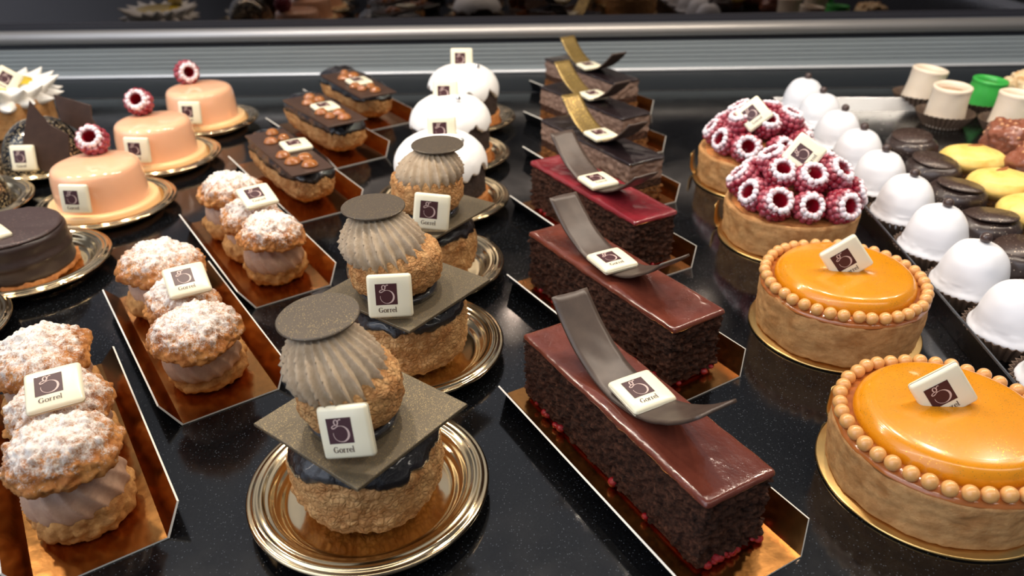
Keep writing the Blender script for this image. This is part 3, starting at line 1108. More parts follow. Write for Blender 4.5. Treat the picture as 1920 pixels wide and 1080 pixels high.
# ------------------------------------------------------------------ white snowy cakes
def snow_cake(x, y, label, plabel, seed, plq, pearl):
    gold_plate(x, y, plabel)
    t = thing('snow_cake', label, 'cake', (x, y, 0), 0, 'white iced cakes with a silver pearl')
    V, F = lathe(resample([(0, 0), (2.72, 0), (2.85, 0.15), (2.85, 0.9), (2.7, 1.05), (0, 1.05)], 36), 120, disp=lambda p, n: 0.05 * fbm(p, 2, seed, 4))
    link('biscuit_base', mesh('sable base', V, F, M['sable']), t, (0, 0, 0.15))
    b = Blob(2.75, 3.9, 0.62, seed, 0.08, 0.05, 3.0)
    V, F = lathe(resample([(0, 0), (2.5, 0), (2.68, 0.35), (2.7, 1.0), (2.6, 1.9), (2.2, 2.3), (0, 2.4)], 44), 150, disp=lambda p, n: 0.09 * fbm(p, 2.6, seed, 4))
    link('cocoa_crumb', mesh('cocoa crumb', V, F, M['crumb_dark']), t, (0, 0, 1.15))
    # icing with soft drips
    n, m = 150, 40
    V = []
    for i in range(m + 1):
        for j in range(n):
            th = 2 * PI * j / n
            e = 0.02 + 0.34 * fbm((math.cos(th) * 2.0, math.sin(th) * 2.0, seed), 1.1, seed, 3)
            u = i / m
            ph = e + (PI / 2 - e) * u
            cp, sp = math.cos(ph), math.sin(ph)
            r = 2.9 * max(cp, 0) ** 0.8
            zz = 2.85 + 2.05 * math.copysign(abs(sp) ** 0.95, sp)
            o = 0.0 if i else -0.2
            V.append(Vector(((r + o) * math.cos(th), (r + o) * math.sin(th), zz + 0.05 * fbm((r * math.cos(th), r * math.sin(th), zz), 0.8, seed, 3))))
    P = [Vector((0.0 if i == m else 1.0, 0)) for i in range(m + 1)]
    V, F = close_poles(V, grid_faces(m + 1, n), m + 1, n, P)
    link('white_icing', mesh('white icing', V, F, M['coco_icing']), t)
    V, F = ball(0.2, 16, 10)
    link('silver_pearl', mesh('silver pearl', V, F, M['silver']), t, (pearl[0] - x, pearl[1] - y, pearl[2]))
    plaque(t, *plq)
    return t


snow_cake(-4.3, 45.2, 'white iced cake right behind a religieuse', 'gold plate of the white iced cake behind the religieuse', 3.0, ((-4.1, 45.0, 5.05), (3, 72, 0)), (-2.9, 43.9, 4.82))
snow_cake(-4.2, 53.3, 'middle white iced cake of the three', 'gold plate of the middle white iced cake', 4.0, ((-4.45, 53.3, 5.0), (2, 72, -1)), (-3.5, 52.1, 4.98))
snow_cake(-3.7, 61.8, 'white iced cake closest to the back wall', 'gold plate of the white iced cake closest to the back wall', 5.0, ((-3.75, 62.2, 5.2), (2, 76, -1)), (-2.5, 61.2, 4.85))

# ------------------------------------------------------------------ cake slices
def curl_mesh(dz, width, half, seed, mat):
    n, m = 40, 8
    t = 0.11
    top, bot = [], []
    for i in range(n + 1):
        u = -1 + 2 * i / n
        s = u * half
        z = dz * abs(u) ** 2.1
        dzds = dz * 2.1 * abs(u) ** 1.1 * (1 if u > 0 else -1) / half
        nn = Vector((-dzds, 0, 1)).normalized()
        for j in range(m + 1):
            v = -1 + 2 * j / m
            w = width / 2 * (1 - 0.06 * abs(u))
            sk = 0.10 * v * u * abs(u)
            q = Vector((s + sk - 0.12 * v * u, v * w, z + 0.03 * fbm((s, v, 0), 1.5, seed)))
            top.append(q + nn * t / 2)
            bot.append(q - nn * t / 2)
    V = top + bot
    o = len(top)
    k = m + 1
    F, MI = [], []
    for i in range(n):
        for j in range(m):
            a, b, c, d = i * k + j, (i + 1) * k + j, (i + 1) * k + j + 1, i * k + j + 1
            F += [(a, b, c, d), (o + d, o + c, o + b, o + a)]
            MI += [0, 1]
        a, b = i * k, (i + 1) * k
        F.append((b, a, o + a, o + b))
        a, b = i * k + m, (i + 1) * k + m
        F.append((a, b, o + b, o + a))
        MI += [1, 1]
    for j in range(m):
        F.append((j, j + 1, o + j + 1, o + j))
        a = n * k + j
        F.append((a + 1, a, o + a, o + a + 1))
    MI += [1] * (len(F) - len(MI))
    return mesh('chocolate curl', V, F, [mat, M['curl_dark']], MI)


def slab(L, W, z0, z1, r, step, mat, seed, amp, name, fine=3.0):
    def dsp(p, n):
        if abs(n.z) > 0.8:
            return 0.0
        q = Vector((p.x, p.y, p.z * 1.9))
        e, d1 = crack(q, fine, seed)
        return amp * (fbm(q, fine * 1.3, seed, 5) + 0.6 * (d1 - 0.35)) - 0.3 * amp + 0.04 * fbm(p, 0.5, seed + 4, 2)
    V, F = rounded_box(L, W, z1 - z0, r, step, dsp, z0)
    return mesh(name, V, F, mat)


def glaze_slab(L, W, z0, z1, mat, seed, lip=0.35):
    """thin glossy coat whose rim runs a little way down the sides"""
    def dsp(p, n):
        return 0.03 * fbm(p, 0.7, seed, 3) + (0.03 * fbm(p, 3, seed, 3) if n.z < 0.5 else 0)
    V, F = rounded_box(L, W, z1 - z0, min(0.16, (z1 - z0) * 0.45), 0.2, dsp, z0)
    W2 = []
    for v in V:
        if v.z < (z0 + z1) / 2:
            k = min(1, ((z0 + z1) / 2 - v.z) / ((z1 - z0) / 2))
            d = lip * (max(0, fbm((v.x, v.y, 0), 1.1, seed, 4)) - 0.05)
            W2.append(Vector((v.x * (1 - 0.012 * k), v.y * (1 - 0.05 * k), v.z - d)))
        else:
            W2.append(v)
    V = W2
    return mesh('glaze', V, F, mat)


def on_board(t, name, me, loc=(0, 0, 0), rot=(0, 0, 0)):
    return link(name, me, t, loc, rot)


def choc_slice(cx, cy, deg, label, blabel, seed, glaze, plq, s0, lat, dz, bc, L=10.5, jam=0.0):
    cake_board(bc[0], bc[1], bc[2], blabel, 'gold boards under the cake slices')
    t = thing('chocolate_cake_slice', label, 'cake slice', (cx, cy, 0), D2R(deg), 'glazed chocolate cake slices')
    on_board(t, 'sponge', slab(L, 2.74, 0.28, 2.88, 0.06, 0.065, M['sponge'], seed, 0.19, 'sponge', 3.2))
    jam_parts = [rounded_box(L - 0.25, 2.5, 0.26, 0.1, 0.3, None, 0.1)]
    jr = random.Random(seed)
    for i in range(int(26 * jam)):
        u = jr.choice((-1, -1, -1, 0.2, 1)) * L / 2 * jr.uniform(0.45, 0.98)
        v = jr.choice((-1, -1, 1)) * 1.34
        if jr.random() < 0.3:
            u, v = L / 2 - 0.03, jr.uniform(-1.2, 1.3)
        jam_parts.append(ball(jr.uniform(0.1, 0.2), 12, 8, (u, v, jr.uniform(0.2, 0.38)), 0.8))
    V, F, _ = join(jam_parts)
    on_board(t, 'raspberry_filling', mesh('raspberry filling', V, F, M['berry_jam']))
    on_board(t, 'glaze', glaze_slab(L + 0.14, 2.86, 2.84, 3.2, glaze, seed, 0.1))
    on_board(t, 'chocolate_curl', curl_mesh(dz, 1.65, 4.0, seed, M['curl_dark']), (s0, lat, 3.29))
    plaque(t, *plq)
    return t


choc_slice(4.25, 21.6, -60.5, 'brown glazed cake slice with red raspberry line showing along its foot', 'gold board under the glazed slice showing raspberry at its foot', 1.0,
           M['glaze_brown'], ((4.42, 21.1, 3.80), (27, 4, 0)), 0.0, -0.15, 2.05, (4.45, 21.4, -60.5), 10.5, 1.4)
choc_slice(4.85, 30.95, -58.5, 'brown glazed cake slice between the red glazed slice and the raspberry lined one', 'gold board under the middle brown glazed slice', 2.0,
           M['glaze_brown'], ((4.55, 30.75, 3.80), (26, 1, 0)), -0.3, -0.1, 1.95, (4.9, 30.9, -58.8), 10.6, 0.5)
choc_slice(5.0, 40.9, -60.5, 'cake slice with shiny wine red glaze', 'gold board under the wine red glazed slice', 3.0,
           M['glaze_red'], ((4.9, 40.3, 3.80), (26, 1, 0)), 0.25, -0.1, 1.9, (5.0, 40.9, -60.5), 10.3, 0.4)


def opera_slice(cx, cy, deg, label, blabel, seed, plq, s0, dz, bc):
    cake_board(bc[0], bc[1], bc[2], blabel, 'gold boards under the layered slices')
    t = thing('layered_cake_slice', label, 'cake slice', (cx, cy, 0), D2R(deg), 'layered slices with a gold curl')
    L, W = 10.4, 2.7
    on_board(t, 'biscuit_layer', slab(L, W, 0.1, 1.0, 0.08, 0.1, M['biscuit'], seed, 0.16, 'biscuit layer'))
    on_board(t, 'ganache_layer', slab(L - 0.08, W - 0.08, 0.95, 1.55, 0.08, 0.1, M['ganache_layer'], seed, 0.11, 'ganache layer'))
    on_board(t, 'mousse_layer', slab(L, W, 1.5, 2.75, 0.1, 0.1, M['mousse'], seed, 0.11, 'mousse layer', 2.0))
    on_board(t, 'glaze', glaze_slab(L + 0.06, W + 0.06, 2.7, 2.95, M['glaze_opera'], seed, 0.06))
    on_board(t, 'chocolate_curl', curl_mesh(dz, 1.6, 3.8, seed, M['curl_gold']), (s0, -0.05, 3.04))
    plaque(t, *plq)
    return t


opera_slice(5.95, 49.75, -60.5, 'layered mousse slice with gold curl, next to the red glazed slice', 'gold board under the layered slice next to the red glazed one', 4.0,
            ((6.0, 48.95, 3.52), (26, 1, 0)), 0.35, 1.95, (5.9, 49.8, -61.5))
opera_slice(6.4, 58.7, -58, 'middle layered mousse slice with gold curl', 'gold board under the middle layered slice', 5.0,
            ((6.45, 58.2, 3.52), (24, 1, 0)), -0.25, 1.95, (6.4, 58.7, -57))
opera_slice(7.1, 68.0, -59.5, 'layered mousse slice with gold curl against the back wall', 'gold board under the layered slice against the back wall', 6.0,
            ((6.95, 67.1, 3.52), (22, 1, 0)), 0.25, 1.95, (7.1, 68.1, -58))

# ------------------------------------------------------------------ tarts
def gold_disc(x, y, R, label, tab=None):
    V, F = lathe([(0, 0.01), (R - 0.08, 0.01), (R, 0.05), (R, 0.1), (R - 0.05, 0.13), (0, 0.12)], 96)
    parts = [(V, F, 0)]
    if tab is not None:
        a = D2R(tab)
        c, s = math.cos(a), math.sin(a)
        n = 7
        for (w0, w1) in ((-0.55, 0.55),):
            T, B = [], []
            for i in range(n + 1):
                u = i / n
                rr = R - 0.12 + 0.3 * min(u * 3, 1) + 0.1 * u
                zz = 0.08 + 1.5 * max(0, u - 0.12)
                for w in (w0 * (1 - .3 * u * u), w1 * (1 - .3 * u * u)):
                    T.append(Vector((rr * c - w * s, rr * s + w * c, zz)))
                    B.append(Vector(((rr + 0.06) * c - w * s, (rr + 0.06) * s + w * c, zz - 0.03)))
            o = len(T)
            VV = T + B
            FF = []
            for i in range(n):
                a0 = 2 * i
                FF += [(a0, a0 + 2, a0 + 3, a0 + 1), (o + a0 + 1, o + a0 + 3, o + a0 + 2, o + a0), (a0, o + a0, o + a0 + 2, a0 + 2), (a0 + 1, a0 + 3, o + a0 + 3, o + a0 + 1)]
            FF.append((2 * n, o + 2 * n, o + 2 * n + 1, 2 * n + 1))
            parts.append((VV, FF, 0))
    V, F, _ = join(parts)
    o = link('gold_disc', mesh('gold disc', V, F, M['gold_disc']), None, (x, y, 0))
    return tag(o, label, 'cake disc', 'gold card discs under the tarts')


def crust(R, H, seed, inner, fill):
    pr = [(0, 0), (R * 0.95, 0), (R * 0.985, 0.08), (R, H * 0.5), (R * 1.015, H - 0.12), (R * 1.0, H), (R * 0.965, H + 0.02), (inner, H - 0.12), (inner - 0.05, H - fill), (0, H - fill)]
    pts = [Vector(pr[0])] + along([Vector(p) for p in pr[1:-1]], 64) + [Vector(pr[-1])]
    return lathe(pts, 180, disp=lambda p, n: 0.07 * fbm(p, 1.2, seed, 3) + 0.02 * fbm(p, 3, seed, 2))


V, F = ball(0.265, 18, 12)
PEARL = mesh('crisp pearl', V, F, M['crisp_pearl'])


def caramel_tart(x, y, R, label, dlabel, seed, plq):
    gold_disc(x + 0.0, y + 0.05, R + 0.26, dlabel, 122 if seed < 2 else None)
    t = thing('caramel_tart', label, 'tart', (x, y, 0), 0, 'golden caramel tarts')
    dz = 0.18 if seed < 2 else 0.04
    V, F = crust(R, 2.25 - dz, seed, R * 0.86, 0.35)
    link('crust', mesh('tart crust', V, F, M['tart_crust']), t, (0, 0, 0.14))
    rp = R * 0.965
    # caramel under the pearls
    V, F = lathe(resample([(0, 0), (R * 0.9, 0), (R * 1.0, -0.12), (R * 1.025, -0.02), (R * 0.98, 0.12), (R * 0.84, 0.2), (0, 0.22)], 40), 150,
                 radial=lambda th, tt, r: r * (1 + 0.015 * fbm((math.cos(th) * 3, math.sin(th) * 3, 0), 1.4, seed)))
    link('caramel_layer', mesh('caramel layer', V, F, M['caramel']), t, (0, 0, 2.36 - dz))
    gR = R * 0.84
    pr = [(0, 0.0), (gR, 0.0), (gR + 0.02, 0.2), (gR - 0.06, 0.45), (gR - 0.28, 0.68), (gR - 0.6, 0.76), (0, 0.78)]
    V, F = lathe([Vector((0, 0))] + resample(pr[1:-1], 40) + [Vector((0, 0.78))], 150)
    link('orange_glaze', mesh('orange glaze', V, F, M['orange_glaze']), t, (0, 0, 2.5 - dz))
    n = int(round(2 * PI * rp / 0.56))
    rnd = random.Random(seed)
    for j in range(n):
        a = 2 * PI * (j + rnd.uniform(-.06, .06)) / n
        rr = rp - 0.02 + rnd.uniform(-0.04, 0.04)
        link('crisp_pearl', PEARL, t, (rr * math.cos(a), rr * math.sin(a), 2.74 - dz + rnd.uniform(-.03, .03)))
    plaque(t, *plq)
    return t


caramel_tart(15.1, 20.65, 3.72, 'big golden caramel tart cut off by the photo edge, beside the raspberry lined slice', 'gold disc under the tart beside the raspberry lined slice', 1,
             ((14.72, 20.8, 3.55), (-5, 82, 36)))
caramel_tart(15.15, 30.5, 3.6, 'whole golden caramel tart in front of the raspberry tarts', 'gold disc under the whole caramel tart', 2,
             ((14.92, 30.15, 3.78), (-8, 85, 38)))


def raspberry_tart(x, y, label, dlabel, seed, berries, plq):
    gold_disc(x, y, 3.85, dlabel, 152)
    t = thing('raspberry_tart', label, 'tart', (x, y, 0), 0, 'raspberry tarts')
    V, F = crust(3.62, 2.1, seed, 3.62 * 0.9, 0.14)
    link('crust', mesh('tart crust', V, F, M['tart_crust']), t, (0, 0, 0.14))
    V, F = lathe(resample([(0, 0), (3.22, 0), (3.25, 0.1), (2.9, 0.22), (0, 0.35)], 30), 110, disp=lambda p, n: 0.06 * fbm(p, 1.5, seed, 4))
    link('almond_filling', mesh('almond filling', V, F, M['tart_filling']), t, (0, 0, 1.98))
    for k, (p, d) in enumerate(berries):
        raspberry(t, ((p[0] - x) * 0.92, (p[1] - y) * 0.92, p[2] + 0.08), d, 1.0 + 0.06 * math.sin(k * 2.3), k, k * 1.3)
    plaque(t, *plq)
    return t


BERRY2 = [((13.3, 39.1, 3.0), (-0.75, -0.3, 0.45)), ((14.1, 37.9, 2.95), (0.05, -0.72, 0.6)), ((15.85, 37.35, 2.95), (-0.02, -0.85, 0.5)), ((17.75, 37.4, 2.95), (0.35, -0.85, 0.4)),
          ((18.9, 39.0, 3.0), (0.85, -0.35, 0.35)), ((18.9, 41.0, 3.0), (0.7, 0.2, 0.6)), ((13.2, 41.2, 3.0), (-0.6, 0.2, 0.7)), ((14.4, 42.9, 3.0), (-0.3, 0.6, 0.7)), ((16.2, 43.2, 3.0), (0, 0.7, 0.7)), ((17.9, 42.5, 3.0), (0.5, 0.5, 0.6)),
          ((14.6, 39.2, 4.15), (-0.05, -0.6, 0.8)), ((16.2, 38.7, 4.0), (0.05, -0.55, 0.8)), ((17.8, 39.2, 4.05), (0.4, -0.45, 0.75)), ((18.0, 41.1, 4.0), (0.5, 0.1, 0.8)), ((14.9, 41.2, 4.15), (-0.4, 0.1, 0.8)), ((16.4, 41.6, 4.3), (0.1, 0.3, 0.9))]
raspberry_tart(15.95, 40.2, 'raspberry tart set between the caramel tart and the other raspberry tart', 'gold disc under the raspberry tart next to the caramel tart', 7.0, BERRY2, ((16.1, 40.0, 5.2), (-16, 58, 58), 1.73, 0.7))
BERRY1 = [((13.9, 47.9, 3.0), (-0.8, -0.3, 0.4)), ((14.9, 46.5, 2.95), (-0.1, -0.8, 0.5)), ((17.1, 46.2, 2.95), (0.3, -0.75, 0.5)), ((18.8, 47.0, 3.0), (0.75, -0.4, 0.45)), ((19.3, 49.0, 3.0), (0.8, 0, 0.5)),
          ((13.7, 49.9, 3.0), (-0.7, 0.1, 0.6)), ((14.9, 51.6, 3.0), (-0.3, 0.6, 0.7)), ((16.8, 51.9, 3.0), (0, 0.7, 0.7)), ((18.4, 50.9, 3.0), (0.5, 0.5, 0.6)),
          ((14.9, 48.1, 4.15), (-0.35, -0.1, 0.9)), ((16.4, 47.5, 4.15), (0.05, -0.5, 0.85)), ((18.1, 48.2, 4.2), (0.25, -0.1, 0.9)), ((15.4, 50.0, 4.2), (-0.4, 0.2, 0.8)), ((17.4, 50.1, 4.25), (0.2, 0.3, 0.9))]
raspberry_tart(16.35, 48.9, 'raspberry tart standing alone toward the back, beside the white domes', 'gold disc under the raspberry tart toward the back', 9.0, BERRY1, ((15.6, 48.1, 4.92), (-26, 56, 48), 1.74, 0.75))

# ------------------------------------------------------------------ tray with petits fours
TA = math.atan2(22.3 - 19.96, 64.6 - 23.9)
tray_rot = -TA


def tray():
    W, L, H = 46.0, 58.0, 1.12
    t = 0.08
    # local frame: origin at the back corner by the tarts, x across, y toward the wall (negative = toward the camera)
    prof = [(0, 0.02), (0, H - 0.05), (0.05, H), (0.12, H), (0.17, H - 0.05), (0.24, 0.12)]
    n = len(prof)
    V, F = [], []
    rings = []
    for k, (d, z) in enumerate(prof):
        db = 0.7 if k == n - 1 else d
        rings.append([Vector((d, -L + d, z)), Vector((W - d, -L + d, z)), Vector((W - d, -db, z)), Vector((d, -db, z))])
    for R in rings:
        V += R
    for i in range(n - 1):
        for j in range(4):
            a, b = i * 4 + j, i * 4 + (j + 1) % 4
            F.append((a, b, b + 4, a + 4))
    F.append(tuple((n - 1) * 4 + j for j in range(4)))
    F.append((3, 2, 1, 0))
    MI = [0] * (len(F) - 6) + [1] * 4 + [0, 0]
    o = link('steel_tray', mesh('steel tray', V, F, [M['steel'], M['tray_lit_wall']], MI, smooth=False), None, (22.3, 64.7, 0), (0, 0, tray_rot))
    tag(o, 'shallow steel tray holding all the small petits fours', 'tray')


tray()
TZ = 0.13


def case_mesh(rb, rt, h, n=30, mat=None):
    """pleated paper case, open at the top"""
    P = [(0, 0), (rb, 0), (rb * 0.4 + rt * 0.6, h * 0.6), (rt, h), (rt - 0.05, h), (rb * 0.4 + rt * 0.6 - 0.06, h * 0.6), (rb - 0.05, 0.05), (0, 0.05)]
    V, F = lathe([Vector(p) for p in P], n * 4, radial=lambda th, t, r: r * (1 + (0.045 if r > rb * 0.9 else 0) * (2 * abs(((th * n / (2 * PI)) % 1) - 0.5) * 2 - 1)))
    return mesh('paper case', V, F, mat or M['paper_brown'], smooth=False)


CASE = case_mesh(1.4, 1.95, 0.95, 36)
CASE_S = case_mesh(1.25, 1.6, 0.9, 32)
CASE_W = case_mesh(1.4, 2.15, 1.15, 34)
pr = [(0, 0.1), (1.3, 0.1), (1.6, 0.5), (1.75, 0.78), (1.79, 0.9), (1.74, 1.02), (1.63, 1.2), (1.56, 1.5), (1.48, 1.95), (1.29, 2.5), (0.95, 2.95), (0.48, 3.2), (0, 3.26)]
DOME = []
for sd in (1, 2, 3):
    V, F = lathe([Vector((0, 0.1))] + resample(pr[1:-1], 60) + [Vector((0, 3.26))], 110,
                 disp=lambda p, n, sd=sd: 0.06 * fbm(p, 0.6, sd, 2) + (0.05 * fbm(p, 1.3, sd, 3) if p.z < 1.4 else 0))
    DOME.append(mesh('icing dome', V, F, M['white_icing']))
V, F = ball(0.27, 18, 12)
CPEARL = mesh('chocolate pearl', V, F, M['chocolate_pearl'])


def dome_cake(x, y, label, k, px=0.0, s=1.0):
    t = thing('white_dome_cake', label, 'petit four', (x, y, TZ), 0.7 * k, 'white dome petits fours')
    link('paper_case', CASE, t)
    link('icing_dome', DOME[k % 3], t)
    a = -0.7 * k
    link('chocolate_pearl', CPEARL, t, (px * math.cos(a), px * math.sin(a), 3.44))
    t.scale = (s,) * 3
    return t


DOMES = [(23.75, 61.9, 'white dome in the corner of the tray', 0.1), (23.6, 57.8, 'second white dome from the tray corner', 0.0), (23.3, 53.3, 'third white dome from the tray corner', 0.25),
         (23.1, 49.1, 'fourth white dome from the tray corner', 0.1), (22.85, 45.0, 'fifth white dome from the tray corner', 0.05), (22.65, 40.9, 'sixth white dome from the tray corner', 0.1),
         (22.4, 36.7, 'seventh white dome from the tray corner', 0.15), (22.2, 32.6, 'eighth white dome from the tray corner, behind the big caramel tart', 0.1),
         (22.0, 28.6, 'white dome cut by the photo edge, ninth from the tray corner', 0.1), (21.9, 24.6, 'sliver of a white dome beside the big caramel tart, tenth from the tray corner', 0.1)]
for k, (x, y, lb, px) in enumerate(DOMES):
    dome_cake(x + 0.2, y, lb, k, px)


# dark chocolate rounds
pr = [(0, 0.1), (1.25, 0.1), (1.6, 0.6), (1.72, 1.1), (1.66, 1.55), (1.4, 1.85), (1.0, 1.95), (0, 1.95)]
V, F = lathe([Vector((0, .1))] + resample(pr[1:-1], 36) + [Vector((0, 1.95))], 90, disp=lambda p, n: 0.08 * fbm(p, 0.8, 2, 3))
MDARK = mesh('dark round', V, F, M['mini_dark'])
V, F = lathe([(0, 0), (1.22, 0), (1.3, 0.05), (1.28, 0.12), (0, 0.14)], 48, disp=lambda p, n: 0.03 * fbm(p, 1.2, 2, 3))
MDISC = mesh('wafer', V, F, M['mini_dark_disc'])


def dark_round(x, y, label, k):
    t = thing('dark_chocolate_round', label, 'petit four', (x, y, TZ), 1.3 * k, 'dark chocolate petits fours')
    link('paper_case', CASE_S, t)
    link('chocolate_body', MDARK, t)
    link('chocolate_wafer', MDISC, t, (-0.1, 0.1, 1.95), (D2R(5), D2R(-4), 0))
    return t


for k, (x, y, lb) in enumerate([(28.0, 51.2, 'dark chocolate round with a loose wafer lid, last in its row by the bare tray'), (27.3, 46.7, 'shiny dark chocolate round, second from the bare tray floor'),
                                (26.7, 42.6, 'dark chocolate round beside the middle yellow petit four'), (26.15, 38.2, 'dark chocolate round with a speckled flat lid beside two white domes'),
                                (25.75, 34.3, 'dark chocolate round cut off by the photo edge')]):
    dark_round(x, y, lb, k)

# toasted yellow ovals
pr = [(0, 0.9), (1.3, 0.95), (1.75, 1.35), (1.8, 1.65), (1.5, 2.05), (0.9, 2.3), (0, 2.38)]
V, F = lathe([Vector((0, .9))] + resample(pr[1:-1], 36) + [Vector((0, 2.38))], 90, disp=lambda p, n: 0.08 * fbm(p, 0.7, 5, 3), warp=lambda p: Vector((p.x * 1.12, p.y * 0.95, p.z)))
MYEL = mesh('yellow oval', V, F, M['mini_yellow'])
V, F = lathe(resample([(0, 0.05), (1.2, 0.05), (1.5, 0.5), (1.55, 0.9), (0, 1.0)], 20), 60, disp=lambda p, n: 0.07 * fbm(p, 1.6, 3, 3))
MYB = mesh('biscuit', V, F, M['biscuit'])
V, F = prism([(0.5 * math.cos(a) * (1 + .3 * math.sin(3 * a)), 0.14 * math.sin(a)) for a in [2 * PI * i / 16 for i in range(16)]], 0, 0.05)
MTOAST = mesh('toasted fleck', V, F, M['toast'])


def yellow_oval(x, y, label, k):
    t = thing('almond_petit_four', label, 'petit four', (x, y, TZ), 0.35 * k - 0.2, 'yellow almond petits fours')
    link('paper_case', CASE_S, t)
    link('biscuit', MYB, t)
    link('almond_paste', MYEL, t)
    link('toasted_fleck', MTOAST, t, (0.15, 0.35, 2.36), (0, 0, 0.3))
    return t


for k, (x, y, lb) in enumerate([(30.4, 47.9, 'pale yellow petit four touching the milk chocolate clusters'), (29.9, 43.6, 'middle pale yellow petit four of three'), (29.4, 39.6, 'pale yellow petit four half cut off by the photo edge')]):
    yellow_oval(x, y, lb, k)


def rocher_mesh(seed, dark):
    V, F = Blob(1.9, 2.7, 0.75, seed, 0.35, 0.12, 1.1, fine=0.05).full(90, 50)
    parts = [(V, F, 0)]
    rnd = random.Random(seed)
    for i in range(26):
        th, ph = rnd.uniform(0, 2 * PI), rnd.uniform(0.0, 1.4)
        p = Blob(1.9, 2.7, 0.75, seed, 0.35, 0.12, 1.1, fine=0.05).at(th, ph)
        v, f = ball(rnd.uniform(0.07, 0.16), 8, 6, p)
        parts.append((v, f, 1))
    V, F, MI = join(parts)
    return mesh('rocher', V, F, [dark, M['nut_chip']], MI)


ROCK = rocher_mesh(3, M['milk_chocolate'])


def rocher(x, y, label, rz):
    t = thing('chocolate_cluster', label, 'petit four', (x, y, TZ), rz, 'milk chocolate nut clusters')
    link('paper_case', CASE_S, t)
    link('chocolate_body', ROCK, t, (0, 0, 0.15))
    return t


rocher(35.1, 51.6, 'bumpy milk chocolate cluster in front of the pale marzipan cups', 0.4)
rocher(33.9, 46.4, 'milk chocolate cluster half cut off by the photo edge', 2.2)

# marzipan cups
def cup_mesh(mat, fill, r=1.45, rt=1.42, h=3.1):
    pr = [(0, 0), (r * 1.0, 0.0), (r * 1.04, 0.3), (r * 0.97, h * 0.5), (rt * 0.98, h * 0.85), (rt, h * 0.96), (rt * 0.93, h), (rt * 0.78, h * 0.98), (rt * 0.7, h * 0.9), (rt * 0.68, h * 0.8)]
    V, F = lathe([Vector((0, 0))] + resample(pr[1:], 50) + [Vector((0, h * 0.8))], 80, disp=lambda p, n: 0.05 * fbm(p, 0.6, 3, 2))
    return mesh('marzipan cup', V, F, mat)


CUPW = cup_mesh(M['marzipan'], None)
CUPG = cup_mesh(M['marzipan_green'], None, 1.5, 1.35, 2.75)


def cup(x, y, label, me, fill, h, tilt=(0, 0), green=False):
    t = thing('marzipan_cup', label, 'petit four', (x, y, TZ), 0, 'marzipan cups')
    link('paper_case', CASE_W, t)
    b = link('marzipan_shell', me, t, (0, 0, 0.14), (D2R(tilt[0]), D2R(tilt[1]), 0))
    V, F = lathe([(0, 0), (1.0, 0), (0.98, 0.08), (0, 0.12)], 32)
    link('liqueur_filling', mesh('cup filling', V, F, fill), b, (0, 0, h * 0.83))
    return t


cup(35.0, 64.8, 'pale marzipan cup standing at the tray rim', CUPW, M['liqueur_filling'], 3.1, (2, 6))
cup(34.5, 59.5, 'pale marzipan cup in front of the cup at the tray rim', CUPW, M['liqueur_filling'], 3.1, (4, -1))
cup(39.0, 62.5, 'green marzipan cup between the pale cups', CUPG, M['cocoa_filling'], 2.75, (3, 4), True)
cup(38.3, 57.2, 'pale marzipan cup in front of the green one', CUPW, M['liqueur_filling'], 3.1, (0, 3))
cup(40.6, 53.5, 'green marzipan cup half cut off by the photo edge', CUPG, M['cocoa_filling'], 2.75, (0, 0), True)
t = thing('nut_cluster', 'pale flaked nut cluster behind the pale marzipan cups', 'petit four', (42.9, 63.0, TZ), 0, 'nut clusters')
link('paper_case', CASE_S, t)
V, F = Blob(1.9, 3.0, 0.8, 6, 0.3, 0.2, 1.6, fine=0.08).full(80, 44)
link('nut_body', mesh('nut body', V, F, crust_mat('flaked nuts', rgb(236, 214, 176), rgb(196, 150, 96), bscale=4, bstr=0.7)), t, (0, 0, 0.2))

# ------------------------------------------------------------------ the pastries by the photo edge
# lemon meringue tart
t = thing('lemon_meringue_tart', 'lemon tart ringed by pointed white meringue, partly out of the photo', 'tart', (-41.3, 62.4, 0))
V, F = crust(3.45, 2.7, 4, 3.1, 0.3)
link('crust', mesh('lemon crust', V, F, M['tart_crust']), t, (0, 0, 0.02))
V, F = lathe(resample([(0, 0), (2.6, 0), (2.6, 0.7), (2.3, 1.0), (0, 1.05)], 24), 90)
link('lemon_curd', mesh('lemon curd', V, F, M['lemon_curd']), t, (0, 0, 2.85))
def peak_mesh():
    n, m = 20, 22
    V = []
    for i in range(m + 1):
        u = i / m
        r = 0.95 * min(1, (u * 5 + 0.05)) ** 0.5 * (1 - u ** 1.6) ** 0.9
        cx_ = 2.35 * u
        cz = 0.35 + 0.9 * u * u
        for j in range(n):
            a = 2 * PI * j / n
            V.append(Vector((cx_, r * math.cos(a), cz + r * 0.8 * math.sin(a))))
    F = grid_faces(m + 1, n)
    F.append(tuple(range(n - 1, -1, -1)))
    F.append(tuple(m * n + j for j in range(n)))
    return mesh('meringue peak', V, F, M['meringue'])
PEAK = peak_mesh()
for j in range(17):
    a = 2 * PI * j / 17 + 0.1
    o = link('meringue_peak', PEAK, t, (2.05 * math.cos(a), 2.05 * math.sin(a), 2.75 + 0.06 * math.sin(j * 2.1)), (0, D2R(3 * math.sin(j * 1.7)), a))
for j in range(15):
    a = 2 * PI * j / 15 + 0.3
    o = link('meringue_peak', PEAK, t, (2.3 * math.cos(a), 2.3 * math.sin(a), 2.5 + 0.06 * math.sin(j * 1.3)), (0, D2R(24 + 5 * math.sin(j * 2.7)), a))
    o.scale = (0.85, 0.9, 0.9)
plaque(t, (-39.55, 60.9, 4.45), (20, 66, -38))

